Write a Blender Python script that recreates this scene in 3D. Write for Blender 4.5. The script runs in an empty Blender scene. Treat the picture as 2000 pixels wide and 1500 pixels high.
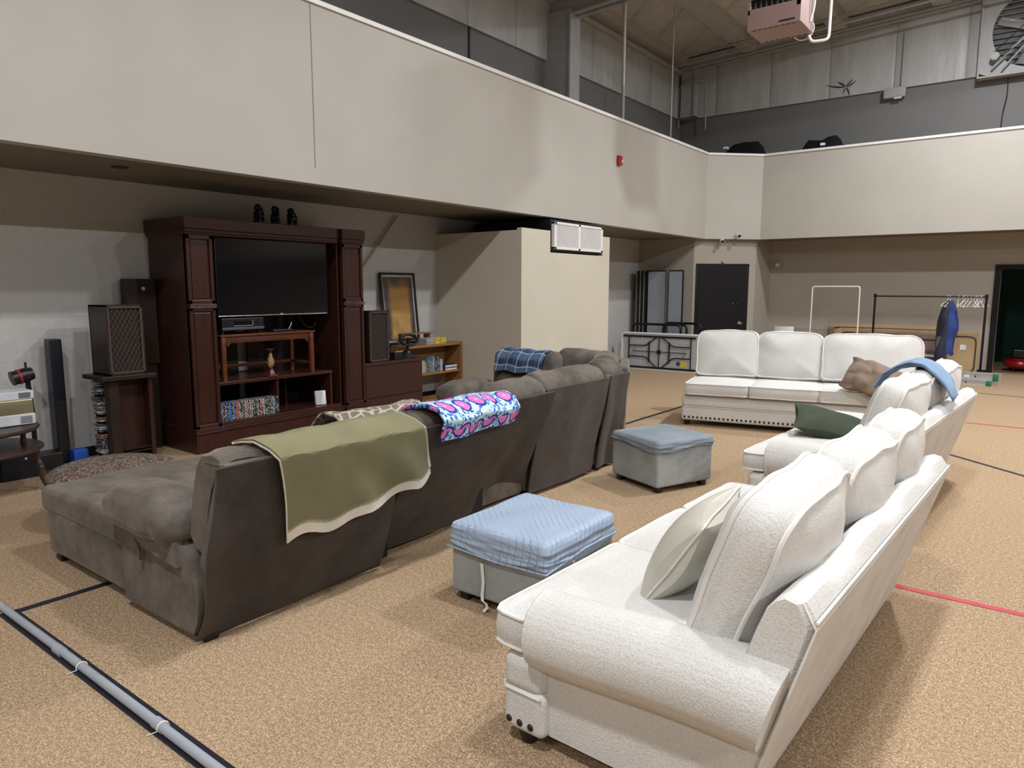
import bpy, bmesh, math, random
from mathutils import Vector, Matrix, noise
R = random.Random(7)
PI = math.pi
sc = bpy.context.scene
COL = sc.collection

# ---------------------------------------------------------------- geometry helpers
# a geo is (verts, faces, uvs or None)
def T(x=0, y=0, z=0, rx=0, ry=0, rz=0, s=None):
    m = Matrix.Translation((x, y, z)) @ Matrix.Rotation(rz, 4, 'Z') @ Matrix.Rotation(ry, 4, 'Y') @ Matrix.Rotation(rx, 4, 'X')
    if s: m = m @ Matrix.Diagonal((s[0], s[1], s[2], 1))
    return m
def xf(g, m):
    return ([tuple(m @ Vector(v)) for v in g[0]], g[1], g[2] if len(g) > 2 else None)
def join(*gs):
    V, F, U = [], [], []
    hasuv = any(len(g) > 2 and g[2] for g in gs)
    for g in gs:
        o = len(V); V += g[0]; F += [tuple(i + o for i in f) for f in g[1]]
        if hasuv: U += (g[2] if len(g) > 2 and g[2] else [(0, 0)] * len(g[0]))
    return (V, F, U if hasuv else None)
def clampf(a, b, c): return max(b, min(c, a))
def rbox(sx, sy, sz, r=0.0, seg=2, n=1, c=(0, 0, 0)):
    """rounded box, full dimensions, centre c"""
    h = (sx / 2, sy / 2, sz / 2)
    r = min(r, min(h) * 0.999)
    def axis(hh):
        if r <= 1e-6: L = [-hh, hh]; return [(-hh + 2 * hh * i / n) for i in range(n + 1)]
        a = [-hh + r * (1 - math.cos(PI / 2 * i / seg)) if False else -hh + r * i / seg for i in range(seg)]
        m = [-(hh - r) + 2 * (hh - r) * i / n for i in range(n + 1)]
        return a + m + [-v for v in reversed(a)]
    A = [axis(q) for q in h]
    V, F, K = [], [], {}
    def vid(p):
        k = (round(p[0], 6), round(p[1], 6), round(p[2], 6))
        if k in K: return K[k]
        if r > 1e-6:
            q = [clampf(p[i], -(h[i] - r), h[i] - r) for i in range(3)]
            d = Vector([p[i] - q[i] for i in range(3)])
            # spread the angle evenly
            if d.length > 1e-9:
                e = Vector([math.copysign(math.tan(abs(d[i]) / r * PI / 4), d[i]) if abs(d[i]) > 1e-9 else 0 for i in range(3)])
                e.normalize(); p2 = Vector(q) + e * r
            else: p2 = Vector(p)
        else: p2 = Vector(p)
        K[k] = len(V); V.append((p2[0] + c[0], p2[1] + c[1], p2[2] + c[2])); return K[k]
    for ax in range(3):
        u, w = (ax + 1) % 3, (ax + 2) % 3
        for sgn in (-1, 1):
            for i in range(len(A[u]) - 1):
                for j in range(len(A[w]) - 1):
                    quad = []
                    for (a, b) in ((i, j), (i + 1, j), (i + 1, j + 1), (i, j + 1)):
                        p = [0, 0, 0]; p[ax] = sgn * h[ax]; p[u] = A[u][a]; p[w] = A[w][b]; quad.append(vid(p))
                    if len(set(quad)) < 3: continue
                    F.append(tuple(quad if sgn > 0 else quad[::-1]))
    return (V, F, None)
def box(x0, x1, y0, y1, z0, z1, r=0.0, seg=1, n=1):
    return rbox(x1 - x0, y1 - y0, z1 - z0, r, seg, n, ((x0 + x1) / 2, (y0 + y1) / 2, (z0 + z1) / 2))
def tube(pts, r, n=8, closed=False, caps=True):
    P = [Vector(p) for p in pts]; N = len(P); V, F = [], []
    rr = r if isinstance(r, (list, tuple)) else [r] * N
    prev = None
    for i in range(N):
        if closed: d = P[(i + 1) % N] - P[i - 1]
        else: d = P[min(i + 1, N - 1)] - P[max(i - 1, 0)]
        if d.length < 1e-9: d = Vector((0, 0, 1))
        d.normalize()
        if prev is None:
            a = Vector((0, 0, 1)) if abs(d.z) < 0.9 else Vector((1, 0, 0))
            x = d.cross(a).normalized()
        else:
            x = prev - d * prev.dot(d)
            x = x.normalized() if x.length > 1e-6 else d.cross(Vector((0, 0, 1))).normalized()
        prev = x; y = d.cross(x)
        for k in range(n):
            t = 2 * PI * k / n
            V.append(tuple(P[i] + (x * math.cos(t) + y * math.sin(t)) * rr[i]))
    for i in range(N if closed else N - 1):
        for k in range(n):
            a, b = i * n + k, i * n + (k + 1) % n
            j = (i + 1) % N
            F.append((a, b, j * n + (k + 1) % n, j * n + k))
    if caps and not closed:
        F.append(tuple(reversed(range(n)))); F.append(tuple(range((N - 1) * n, N * n)))
    return (V, F, None)
def rnd(pts, rad, k=4):
    """round the corners of an open 3-D polyline"""
    P = [Vector(p) for p in pts]; out = [P[0]]
    for i in range(1, len(P) - 1):
        a, b, c = P[i - 1], P[i], P[i + 1]
        r1 = min(rad, (a - b).length * .45); r2 = min(rad, (c - b).length * .45)
        s, e = b + (a - b).normalized() * r1, b + (c - b).normalized() * r2
        for j in range(k + 1):
            t = j / k; out.append(s * (1 - t) ** 2 + b * 2 * t * (1 - t) + e * t * t)
    out.append(P[-1]); return out
def lathe(prof, n=24, c=(0, 0, 0)):
    V, F = [], []
    for (r, z) in prof:
        for k in range(n):
            t = 2 * PI * k / n; V.append((c[0] + r * math.cos(t), c[1] + r * math.sin(t), c[2] + z))
    for i in range(len(prof) - 1):
        for k in range(n):
            F.append((i * n + k, i * n + (k + 1) % n, (i + 1) * n + (k + 1) % n, (i + 1) * n + k))
    F.append(tuple(reversed(range(n)))); F.append(tuple(range((len(prof) - 1) * n, len(prof) * n)))
    return (V, F, None)
def prism(poly, a, b, axis='z'):
    """extrude a 2-D polygon between a and b along an axis. x: poly=(y,z); y: poly=(x,z); z: poly=(x,y)"""
    def mk(p, t):
        return {'z': (p[0], p[1], t), 'y': (p[0], t, p[1]), 'x': (t, p[0], p[1])}[axis]
    n = len(poly); V = [mk(p, a) for p in poly] + [mk(p, b) for p in poly]
    F = [(i, (i + 1) % n, n + (i + 1) % n, n + i) for i in range(n)]
    F += [tuple(reversed(range(n))), tuple(range(n, 2 * n))]
    return (V, F, None)
def ell(rx, ry, rz, c=(0, 0, 0), nu=16, nv=10):
    prof = [(max(1e-4, math.sin(PI * i / nv)), -math.cos(PI * i / nv)) for i in range(nv + 1)]
    return xf(lathe(prof, nu), T(c[0], c[1], c[2], s=(rx, ry, rz)))
def grid(fn, nu, nv, th=0.0, uv=None):
    """surface from fn(u,v) u,v in 0..1; thickness by normals"""
    V, U = [], []
    for i in range(nu + 1):
        for j in range(nv + 1):
            V.append(Vector(fn(i / nu, j / nv))); U.append(uv(i / nu, j / nv) if uv else (i / nu, j / nv))
    W = nv + 1
    F = [(i * W + j, (i + 1) * W + j, (i + 1) * W + j + 1, i * W + j + 1) for i in range(nu) for j in range(nv)]
    if th:
        N = [Vector((0, 0, 0)) for _ in V]
        for f in F:
            nrm = (V[f[1]] - V[f[0]]).cross(V[f[3]] - V[f[0]])
            for k in f: N[k] += nrm
        n0 = len(V)
        V2 = [V[i] - N[i].normalized() * th for i in range(n0)]
        F2 = [tuple(reversed([k + n0 for k in f])) for f in F]
        edge = [i * W for i in range(nu + 1)] + [nu * W + j for j in range(1, W)] + [i * W + nv for i in range(nu - 1, -1, -1)] + [j for j in range(nv - 1, 0, -1)]
        S = [(edge[(k + 1) % len(edge)], edge[k], edge[k] + n0, edge[(k + 1) % len(edge)] + n0) for k in range(len(edge))]
        V = V + V2; F = F + F2 + S; U = U + U
    return ([tuple(v) for v in V], F, U)
def wob(g, amp, sc_=3.0, seed=0.0, dz=1.0):
    out = []
    for v in g[0]:
        n = noise.noise_vector(Vector((v[0] * sc_ + seed, v[1] * sc_ + seed * 2.3, v[2] * sc_ - seed)))
        out.append((v[0] + n[0] * amp, v[1] + n[1] * amp, v[2] + n[2] * amp * dz))
    return (out, g[1], g[2] if len(g) > 2 else None)
def smoothpoly(pts, r, k=6):
    n = len(pts); out = []
    rr = r if isinstance(r, (list, tuple)) else [r] * n
    for i in range(n):
        a, b, c = Vector(pts[i - 1]), Vector(pts[i]), Vector(pts[(i + 1) % n])
        r1 = min(rr[i], (a - b).length * .5); r2 = min(rr[i], (c - b).length * .5)
        if rr[i] < 1e-4: out.append(b); continue
        s, e = b + (a - b).normalized() * r1, b + (c - b).normalized() * r2
        for j in range(k + 1):
            t = j / k; out.append(s * (1 - t) ** 2 + b * 2 * t * (1 - t) + e * t * t)
    return out
def resample(pts, N):
    n = len(pts); L = [0]
    for i in range(n): L.append(L[-1] + (pts[(i + 1) % n] - pts[i]).length)
    out = []; j = 0
    for k in range(N):
        s = L[-1] * k / N
        while L[j + 1] < s: j += 1
        t = (s - L[j]) / max(1e-9, L[j + 1] - L[j]); out.append(pts[j].lerp(pts[(j + 1) % n], t))
    return out
def cushion(outline, t, edge=.5, p=2.6, centre=None, rc=.06, N=64, rings=9, bulge=.02, wr=0.0, seed=0.0, welt=.006, wsc=6.0, sep=None):
    """stuffed cushion in the xy plane, thickness t along z.  returns (cushion geo, welt geo)"""
    B = resample(smoothpoly(outline, rc), N)
    cx = Vector(centre) if centre else sum(B, Vector((0, 0))) / N
    e = t * edge / 2
    def top(m): return e + (t / 2 - e) * (1 - m ** p)
    def topz(x, y, m):
        if not sep: return top(m)
        q = max(0, 1 - abs(x / sep[0]) ** p) * max(0, 1 - abs(y / sep[1]) ** p)
        return e + (t / 2 - e) * q ** .55
    V, F = [], []
    ms = [(i / rings) ** .8 for i in range(1, rings + 1)]
    def disp(v, ox=0, oy=0):
        if wr:
            n = noise.noise_vector(Vector((v[0] * wsc + seed, v[1] * wsc - seed, v[2] * wsc + 2 * seed)))
            return (v[0] + n[0] * wr, v[1] + n[1] * wr, v[2] + n[2] * wr)
        return v
    # top centre, top rings, band, bottom rings, bottom centre
    rows = []
    for m in ms: rows.append([(cx.x + (b.x - cx.x) * m, cx.y + (b.y - cx.y) * m, topz(cx.x + (b.x - cx.x) * m, cx.y + (b.y - cx.y) * m, m)) for b in B])
    nb = 4 if edge > .12 else 1
    for k in range(1, nb):
        s = k / nb; o = bulge * math.sin(PI * s)
        row = []
        for b in B:
            d = (b - cx).normalized(); row.append((b.x + d.x * o, b.y + d.y * o, e - 2 * e * s))
        rows.append(row)
    for m in reversed(ms): rows.append([(cx.x + (b.x - cx.x) * m, cx.y + (b.y - cx.y) * m, -topz(cx.x + (b.x - cx.x) * m, cx.y + (b.y - cx.y) * m, m)) for b in B])
    V = [disp((cx.x, cx.y, top(0)))]
    for r_ in rows: V += [disp(v) for v in r_]
    V.append(disp((cx.x, cx.y, -top(0))))
    nr = len(rows)
    for k in range(N):
        F.append((0, 1 + k, 1 + (k + 1) % N))
        F.append((len(V) - 1, 1 + (nr - 1) * N + (k + 1) % N, 1 + (nr - 1) * N + k))
    for i in range(nr - 1):
        for k in range(N):
            a, b = 1 + i * N + k, 1 + i * N + (k + 1) % N
            F.append((a, a + N, b + N, b))
    w = []
    if welt:
        lv = [e, -e] if edge > .12 else [0]
        for z in lv:
            pts = [disp((b.x + (b - cx).normalized().x * .003, b.y + (b - cx).normalized().y * .003, z)) for b in B]
            w.append(tube(pts, welt, 6, closed=True))
    return (V, F, None), (join(*w) if w else None)
def rect(w, h, ox=0, oy=0): return [(ox - w / 2, oy - h / 2), (ox + w / 2, oy - h / 2), (ox + w / 2, oy + h / 2), (ox - w / 2, oy + h / 2)]

# ---------------------------------------------------------------- object helpers
def obj(name, g, m, parent=None, smooth=True, kind=None, label=None, M=None, split=True):
    me = bpy.data.meshes.new(name)
    if M is not None: g = xf(g, M)
    me.from_pydata(g[0], [], g[1])
    if len(g) > 2 and g[2]:
        uvl = me.uv_layers.new(name='UVMap')
        for li, l in enumerate(me.loops): uvl.data[li].uv = g[2][l.vertex_index]
    me.update()
    bm = bmesh.new(); bm.from_mesh(me); bmesh.ops.recalc_face_normals(bm, faces=bm.faces); bm.to_mesh(me); bm.free()
    me.materials.append(m)
    if smooth:
        me.shade_smooth()
        if split: me.set_sharp_from_angle(angle=math.radians(38))
    o = bpy.data.objects.new(name, me); COL.objects.link(o)
    if parent is not None: o.parent = parent
    if kind: o['kind'] = kind
    if label: o['label'] = label
    return o
def tag(o, label, cat, group=None, kind=None):
    o['label'] = label; o['category'] = cat
    if group: o['group'] = group
    if kind: o['kind'] = kind
    return o
def thing(name, label, cat, loc=(0, 0, 0), rz=0, group=None):
    o = bpy.data.objects.new(name, None); o.empty_display_size = .1; COL.objects.link(o)
    o.location = loc; o.rotation_euler = (0, 0, rz); return tag(o, label, cat, group)
def struct(name, g, m, smooth=False, parent=None):
    o = obj(name, g, m, parent, smooth)
    if parent is None: o['kind'] = 'structure'
    return o
def origin_to(o, loc):
    """move a single mesh object's origin to loc without moving the mesh"""
    o.data.transform(Matrix.Translation(-Vector(loc))); o.location = loc; return o
def dup(root, loc, rz=None, label=None, group=None):
    r = root.copy(); COL.objects.link(r); r.location = loc
    if rz is not None: r.rotation_euler = (0, 0, rz)
    if label: r['label'] = label
    if group: r['group'] = group
    for ch in [c for c in bpy.data.objects if c.parent == root]:
        c = ch.copy(); COL.objects.link(c); c.parent = r
        for gch in [k for k in bpy.data.objects if k.parent == ch]:
            d = gch.copy(); COL.objects.link(d); d.parent = c
    return r

# ---------------------------------------------------------------- materials
class NT:
    def __init__(s, name):
        s.m = bpy.data.materials.new(name); s.m.use_nodes = True; s.t = s.m.node_tree; s.t.nodes.clear()
        s.out = s.n('ShaderNodeOutputMaterial'); s.b = s.n('ShaderNodeBsdfPrincipled'); s.l(s.b.outputs[0], s.out.inputs[0])
    def n(s, k, **kw):
        x = s.t.nodes.new(k)
        for a, v in kw.items():
            if hasattr(x, a) and a not in x.inputs: setattr(x, a, v)
            else: x.inputs[a].default_value = v
        return x
    def l(s, a, b): s.t.links.new(a, b)
    def math(s, op, a, b=None, c=None):
        x = s.n('ShaderNodeMath', operation=op)
        for i, v in enumerate((a, b, c)):
            if v is None: continue
            if isinstance(v, (int, float)): x.inputs[i].default_value = v
            else: s.l(v, x.inputs[i])
        return x.outputs[0]
    def coord(s, which='Object', scale=(1, 1, 1), rot=(0, 0, 0)):
        c = s.n('ShaderNodeTexCoord'); mp = s.n('ShaderNodeMapping'); s.l(c.outputs[which], mp.inputs[0])
        mp.inputs['Scale'].default_value = scale; mp.inputs['Rotation'].default_value = rot; return mp.outputs[0]
    def noise(s, vec, scale, detail=3, rough=.5, out='Fac'):
        x = s.n('ShaderNodeTexNoise'); x.inputs['Scale'].default_value = scale; x.inputs['Detail'].default_value = detail
        x.inputs['Roughness'].default_value = rough; s.l(vec, x.inputs['Vector']); return x.outputs[out]
    def ramp(s, fac, stops, interp='LINEAR'):
        x = s.n('ShaderNodeValToRGB'); x.color_ramp.interpolation = interp; el = x.color_ramp.elements
        while len(el) < len(stops): el.new(.5)
        for e, (p, c) in zip(el, stops): e.position = p; e.color = (c[0], c[1], c[2], 1) if not isinstance(c, (int, float)) else (c, c, c, 1)
        s.l(fac, x.inputs[0]); return x.outputs[0]
    def mix(s, fac, a, b, mode='MIX'):
        x = s.n('ShaderNodeMix', data_type='RGBA', blend_type=mode)
        if isinstance(fac, (int, float)): x.inputs[0].default_value = fac
        else: s.l(fac, x.inputs[0])
        for i, v in ((6, a), (7, b)):
            if isinstance(v, (tuple, list)): x.inputs[i].default_value = (v[0], v[1], v[2], 1)
            else: s.l(v, x.inputs[i])
        return x.outputs[2]
    def bump(s, h, strength=.3, dist=.01):
        x = s.n('ShaderNodeBump'); x.inputs['Strength'].default_value = strength; x.inputs['Distance'].default_value = dist
        s.l(h, x.inputs['Height']); s.l(x.outputs[0], s.b.inputs['Normal'])
    def set(s, **kw):
        for k, v in kw.items():
            k = k.replace('_', ' ')
            if k == 'Color': k = 'Base Color'
            i = s.b.inputs[k]
            if hasattr(v, 'is_linked') or hasattr(v, 'node'): s.l(v, i)
            else: i.default_value = (v[0], v[1], v[2], 1) if isinstance(v, (tuple, list)) else v
        return s.m
def L(r, g, b):
    f = lambda c: (c / 255 / 12.92) if c / 255 <= .04045 else ((c / 255 + .055) / 1.055) ** 2.4
    return (f(r), f(g), f(b))
def mul(c, k): return tuple(min(1, a * k) for a in c)
def plain(name, col, rough=.5, metal=0, var=.12, vs=8, bump=0, bs=60, spec=.5, coord='Object'):
    s = NT(name); v = s.coord(coord)
    c = s.ramp(s.noise(v, vs, 4), [(.3, mul(col, 1 - var)), (.7, mul(col, 1 + var))])
    s.set(Color=c, Roughness=rough, Metallic=metal); s.b.inputs['Specular IOR Level'].default_value = spec
    if bump: s.bump(s.noise(v, bs, 3), bump, .004)
    return s.m
def wood(name, c1, c2, rough=.35, sc_=(1, 8, 8), rot=(0, 0, 0)):
    s = NT(name); v = s.coord('Object', sc_, rot)
    n1 = s.noise(v, 3.0, 5, .6); n2 = s.noise(v, 18, 3, .5)
    f = s.math('ADD', s.math('MULTIPLY', n1, .7), s.math('MULTIPLY', n2, .3))
    s.set(Color=s.ramp(f, [(.3, c1), (.7, c2)]), Roughness=rough); s.b.inputs['Specular IOR Level'].default_value = .4
    s.bump(n2, .08, .002); return s.m
def emis(name, col, k):
    s = NT(name); s.set(Color=(0, 0, 0), Emission_Color=col, Emission_Strength=k); return s.m

def m_carpet():
    s = NT('carpet'); v = s.coord('Object')
    n1 = s.noise(v, 130, 2, .7); n2 = s.noise(v, 45, 2, .6); n3 = s.noise(v, .6, 3)
    f = s.math('ADD', s.math('MULTIPLY', n1, .75), s.math('MULTIPLY', n2, .25))
    c = s.ramp(f, [(.36, (.17, .108, .060)), (.5, (.385, .272, .168)), (.64, (.70, .54, .38))])
    c2 = s.mix(s.ramp(n3, [(.35, 0.0), (.7, .35)]), c, (.37, .265, .165), 'MIX')
    s.set(Color=c2, Roughness=.95); s.b.inputs['Specular IOR Level'].default_value = .1
    s.bump(f, .6, .012); return s.m
def m_block(col, name):
    s = NT(name); c = s.n('ShaderNodeTexCoord'); sp = s.n('ShaderNodeSeparateXYZ'); s.l(c.outputs['Object'], sp.inputs[0])
    cb = s.n('ShaderNodeCombineXYZ'); s.l(s.math('ADD', sp.outputs[0], sp.outputs[1]), cb.inputs[0]); s.l(sp.outputs[2], cb.inputs[1])
    b = s.n('ShaderNodeTexBrick'); s.l(cb.outputs[0], b.inputs[0])
    b.inputs['Scale'].default_value = 1; b.inputs['Brick Width'].default_value = .4; b.inputs['Row Height'].default_value = .2
    b.inputs['Mortar Size'].default_value = .006; b.inputs['Mortar Smooth'].default_value = .6
    nn = s.noise(c.outputs['Object'], 25, 3)
    s.set(Color=s.mix(s.math('MULTIPLY', b.outputs['Fac'], .08), s.ramp(nn, [(.3, mul(col, .95)), (.7, mul(col, 1.04))]), mul(col, .8)), Roughness=.6)
    s.bump(s.math('SUBTRACT', s.math('MULTIPLY', nn, .15), b.outputs['Fac']), .25, .004); return s.m
def m_paint(name, col, stud=0):
    s = NT(name); v = s.coord('Object')
    n = s.noise(v, 1.3, 4); n2 = s.noise(v, 180, 2)
    s.set(Color=s.ramp(n, [(.3, mul(col, .96)), (.7, mul(col, 1.03))]), Roughness=.55); s.b.inputs['Specular IOR Level'].default_value = .35
    s.bump(n2, .12, .002); return s.m
def m_insul(name, col):
    """taped white insulation blanket: soft vertical billows between seams"""
    s = NT(name); c = s.n('ShaderNodeTexCoord'); sp = s.n('ShaderNodeSeparateXYZ'); s.l(c.outputs['Object'], sp.inputs[0])
    a = s.math('ADD', sp.outputs[0], sp.outputs[1])
    w = s.math('ABSOLUTE', s.math('SINE', s.math('MULTIPLY', a, PI / 1.25)))
    w2 = s.math('POWER', w, .35)
    v = s.coord('Object', (2, 2, .4)); nn = s.noise(v, 2.2, 4)
    s.set(Color=s.mix(s.math('MULTIPLY', s.math('SUBTRACT', 1, w2), .35), s.ramp(nn, [(.3, mul(col, .88)), (.7, mul(col, 1.06))]), mul(col, .5)), Roughness=.45)
    s.bump(s.math('ADD', w2, s.math('MULTIPLY', nn, .5)), .55, .09); return s.m
def m_suede(name, col, k=.35):
    s = NT(name); v = s.coord('Object')
    n1 = s.noise(v, 5.5, 5, .65); n2 = s.noise(v, 1.6, 3); n3 = s.noise(v, 300, 2)
    f = s.math('ADD', s.math('MULTIPLY', n1, .65), s.math('MULTIPLY', n2, .35))
    s.set(Color=s.ramp(f, [(.38, mul(col, 1 - k)), (.6, mul(col, 1 + k))]), Roughness=.85, Sheen_Weight=.35, Sheen_Roughness=.4)
    s.b.inputs['Specular IOR Level'].default_value = .15; s.b.inputs['Sheen Tint'].default_value = (.75, .65, .55, 1)
    s.bump(s.math('ADD', s.math('MULTIPLY', n3, .05), s.math('MULTIPLY', n1, .5)), .25, .01); return s.m
def m_weave(name, col, rib=True):
    s = NT(name); v = s.coord('Object')
    vo = s.n('ShaderNodeTexVoronoi'); s.l(s.coord('Object', (1, .75, .75)), vo.inputs[0]); vo.inputs['Scale'].default_value = 185
    sp = s.n('ShaderNodeSeparateXYZ'); s.l(v, sp.inputs[0]); w1 = s.noise(v, 14, 2)
    a = s.math('SINE', s.math('ADD', s.math('MULTIPLY', sp.outputs[0], 2 * PI * 68), s.math('MULTIPLY', w1, 2.2)))
    n1 = s.noise(s.coord('Object', (.25, 1, 1)), 230, 1)
    h = s.math('ADD', s.math('MULTIPLY', s.math('MULTIPLY', a, s.math('ADD', n1, .2)), (.13 if rib else .04)), s.math('MULTIPLY', vo.outputs['Distance'], .95))
    n = s.noise(v, 3, 3)
    base = s.ramp(n, [(.3, mul(col, .95)), (.7, mul(col, 1.04))])
    s.set(Color=s.mix(s.ramp(h, [(.05, .5), (.55, 0.0)]), base, mul(col, .6)), Roughness=.9)
    s.b.inputs['Specular IOR Level'].default_value = .15
    s.bump(h, .45 if rib else .25, .003); return s.m
def m_sat(name, col, rough=.8, bs=200, bk=.2, fold=.25):
    s = NT(name); v = s.coord('Object'); n = s.noise(v, 5, 4); n2 = s.noise(v, bs, 2)
    s.set(Color=s.ramp(n, [(.3, mul(col, .9)), (.7, mul(col, 1.08))]), Roughness=rough); s.b.inputs['Specular IOR Level'].default_value = .2
    s.bump(s.math('ADD', s.math('MULTIPLY', n2, bk * .2), s.math('MULTIPLY', n, fold)), .35, .02); return s.m

CARPET = m_carpet()
BEIGE = m_paint('beige_wall_paint', (.47, .452, .41))
ENCL = m_paint('cream_enclosure_paint', (.60, .565, .475))
DIMW = m_paint('far_wall_paint', (.25, .24, .22))
BLOCK = m_block((.49, .487, .475), 'painted_block')
NWALL = m_paint('taupe_wall_paint', (.37, .335, .29))
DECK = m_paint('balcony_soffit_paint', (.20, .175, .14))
GREYBAND = m_paint('grey_band_paint', (.165, .165, .165))
INSUL = m_insul('wall_insulation', (.46, .475, .48))
ROOFI = m_insul('roof_insulation', (.56, .53, .48))
STEEL = plain('painted_steel', (.36, .375, .39), .5, 0, .08)
STEELD = plain('painted_purlin', (.40, .385, .355), .55, 0, .08)
WTRIM = plain('white_cap_paint', (.80, .80, .80), .4, 0, .03)
BLACKB = plain('black_vinyl_base', (.008, .009, .014), .4)
DOORB = plain('black_door_paint', (.006, .006, .007), .5, 0, .1, spec=.25)
GREENP = m_paint('green_wall_paint', (.012, .115, .10))
TILE = plain('tan_vinyl_floor', (.45, .32, .19), .5, 0, .06, 2)
CHERRY = wood('cherry_wood', (.030, .0095, .007), (.052, .017, .012), .3, (8, 8, 1))
CHERRYH = wood('cherry_wood_moulding', (.040, .012, .009), (.060, .020, .014), .25, (8, 1, 8))
DARKW = wood('espresso_wood', (.014, .008, .006), (.026, .014, .010), .4, (8, 8, 1))
OAK = wood('oak_laminate', (.26, .12, .038), (.34, .17, .06), .45, (8, 1, 8))
BENCHW = wood('reddish_bench_wood', (.085, .022, .009), (.15, .045, .017), .3, (8, 1.5, 8))
TABLEW = wood('walnut_table_wood', (.035, .022, .016), (.06, .038, .028), .4, (3, 3, 3))
FILEM = wood('mahogany_laminate', (.040, .013, .010), (.052, .018, .014), .4, (8, 8, 1))
BLACK = plain('black_plastic', (.008, .008, .010), .35)
BLACKM = plain('black_metal', (.010, .010, .012), .35, .3)
NAVYBLK = plain('black_blue_gloss', (.006, .008, .016), .3)
SCREEN = plain('television_glass', (.004, .004, .005), .09, 0, .02, 2, spec=.3)
CHROME = plain('chrome', (.75, .75, .75), .18, 1, .03)
BRONZE = plain('dark_bronze', (.055, .045, .04), .35, .8, .1)
WHITEP = plain('white_plastic', (.75, .76, .76), .4, 0, .03)
WHITEM = plain('white_metal', (.82, .82, .82), .35, 0, .03)
SILVER = plain('silver_plastic', (.50, .53, .57), .35, .1, .04)
ALU = plain('aluminium', (.62, .64, .66), .35, .7, .05)
CREAMW = m_weave('cream_woven_upholstery', (.71, .705, .685))
CREAMS = m_weave('cream_smooth_upholstery', (.66, .655, .635), False)
CREAMB = m_sat('cream_backing_cloth', (.60, .57, .53), .85, 260, .2, .05)
PIPING = m_sat('cream_welt_cord', (.76, .75, .72), .8, 400, .3, .05)
SATIN = m_sat('ivory_satin', (.60, .575, .50), .35, 500, .05, .2)
SUEDE = m_suede('brown_microsuede', (.124, .108, .094))
SUEDED = m_suede('brown_backing_cloth', (.052, .044, .039), .22)
GREYV = m_suede('grey_velvet', (.30, .315, .315), .12)
GAPSHADE = plain('gap_shade_black', (.006, .005, .005), .9)  # near-black colour standing in for shade in the sectional's gaps
REDW = plain('red_enamel', (.42, .012, .012), .3)
# ---------------------------------------------------------------- the room
ZC, ZF, ZR = 2.76, 2.74, 4.48
XW, YN = -7.65, 16.8
XE, YS = 17.0, -12.0
struct('floor', join(box(XW, XE, YS, YN, -.1, 0)), CARPET)
struct('wall_west', box(XW - .2, XW, YS, YN, -.1, ZC), BLOCK)
struct('wall_west_upper', box(XW - .2, XW, YS, YN, ZC, 5.72), GREYBAND)
struct('wall_west_gallery', box(XW - .2, XW + .05, YS, YN, 5.72, 7.6), INSUL)
DX0, DX1 = -.89, .12
struct('wall_north', join(box(XW, DX0, YN, YN + .2, -.1, ZC), box(DX1, XE, YN, YN + .2, -.1, ZC), box(DX0, DX1, YN, YN + .2, 2.08, ZC)), NWALL)
struct('wall_north_upper', box(XW, XE, YN, YN + .2, ZC, 5.72), GREYBAND)
struct('wall_north_gallery', box(XW, XE, YN - .05, YN + .2, 5.72, 8.3), INSUL)
struct('wall_east', box(XE, XE + .2, YS, YN, -.1, 8.5), DIMW)
struct('wall_south', box(XW, XE, YS - .2, YS, -.1, 8.5), DIMW)
roofz = lambda x: 7.05 + .045 * (x - XW)
struct('ceiling', prism([(XW - .2, roofz(XW - .2)), (XE + .2, roofz(XE + .2)), (XE + .2, roofz(XE) + .2), (XW - .2, roofz(XW) + .2)], YS - .2, YN + .2, 'y'), ROOFI)
# closet across the corner with the black door
A0, A1 = (-6.327, 14.823), (-5.321, 15.829)
struct('wall_closet', prism([(XW, 14.82), A0, A1, (-5.30, YN), (XW, YN)], 0, ZC), NWALL)
# balcony: deck and half wall
fas_out = [(-6.1, YS), (-6.1, 14.84), (-5.21, 15.70), (XE, 15.70)]
fas_in = [(-6.24, YS), (-6.24, 14.90), (-5.27, 15.84), (XE, 15.84)]
def strip(po, pi, z0, z1):
    gs = []
    for i in range(len(po) - 1):
        gs.append(prism([po[i], po[i + 1], pi[i + 1], pi[i]], z0, z1))
    return join(*gs)
struct('ceiling_balcony', join(prism([(XW, YS), (-6.12, YS), (-6.12, 14.86), (-5.24, 15.72), (XE, 15.72), (XE, YN), (XW, YN)], ZC, 2.95)), DECK)
struct('wall_balcony', strip(fas_out, fas_in, ZF, ZR), BEIGE)
cap_o = [(-6.075, YS), (-6.075, 14.83), (-5.20, 15.675), (XE, 15.675)]
cap_i = [(-6.265, YS), (-6.265, 14.91), (-5.28, 15.865), (XE, 15.865)]
struct('trim_1', strip(cap_o, cap_i, ZR, ZR + .045), WTRIM)
struct('trim_2', join(box(-6.102, -6.095, 4.705, 4.712, 2.9, ZR), box(-6.102, -6.0985, 11.21, 11.214, 4.2, ZR)), plain('panel_seam', (.26, .25, .23), .8))
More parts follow.
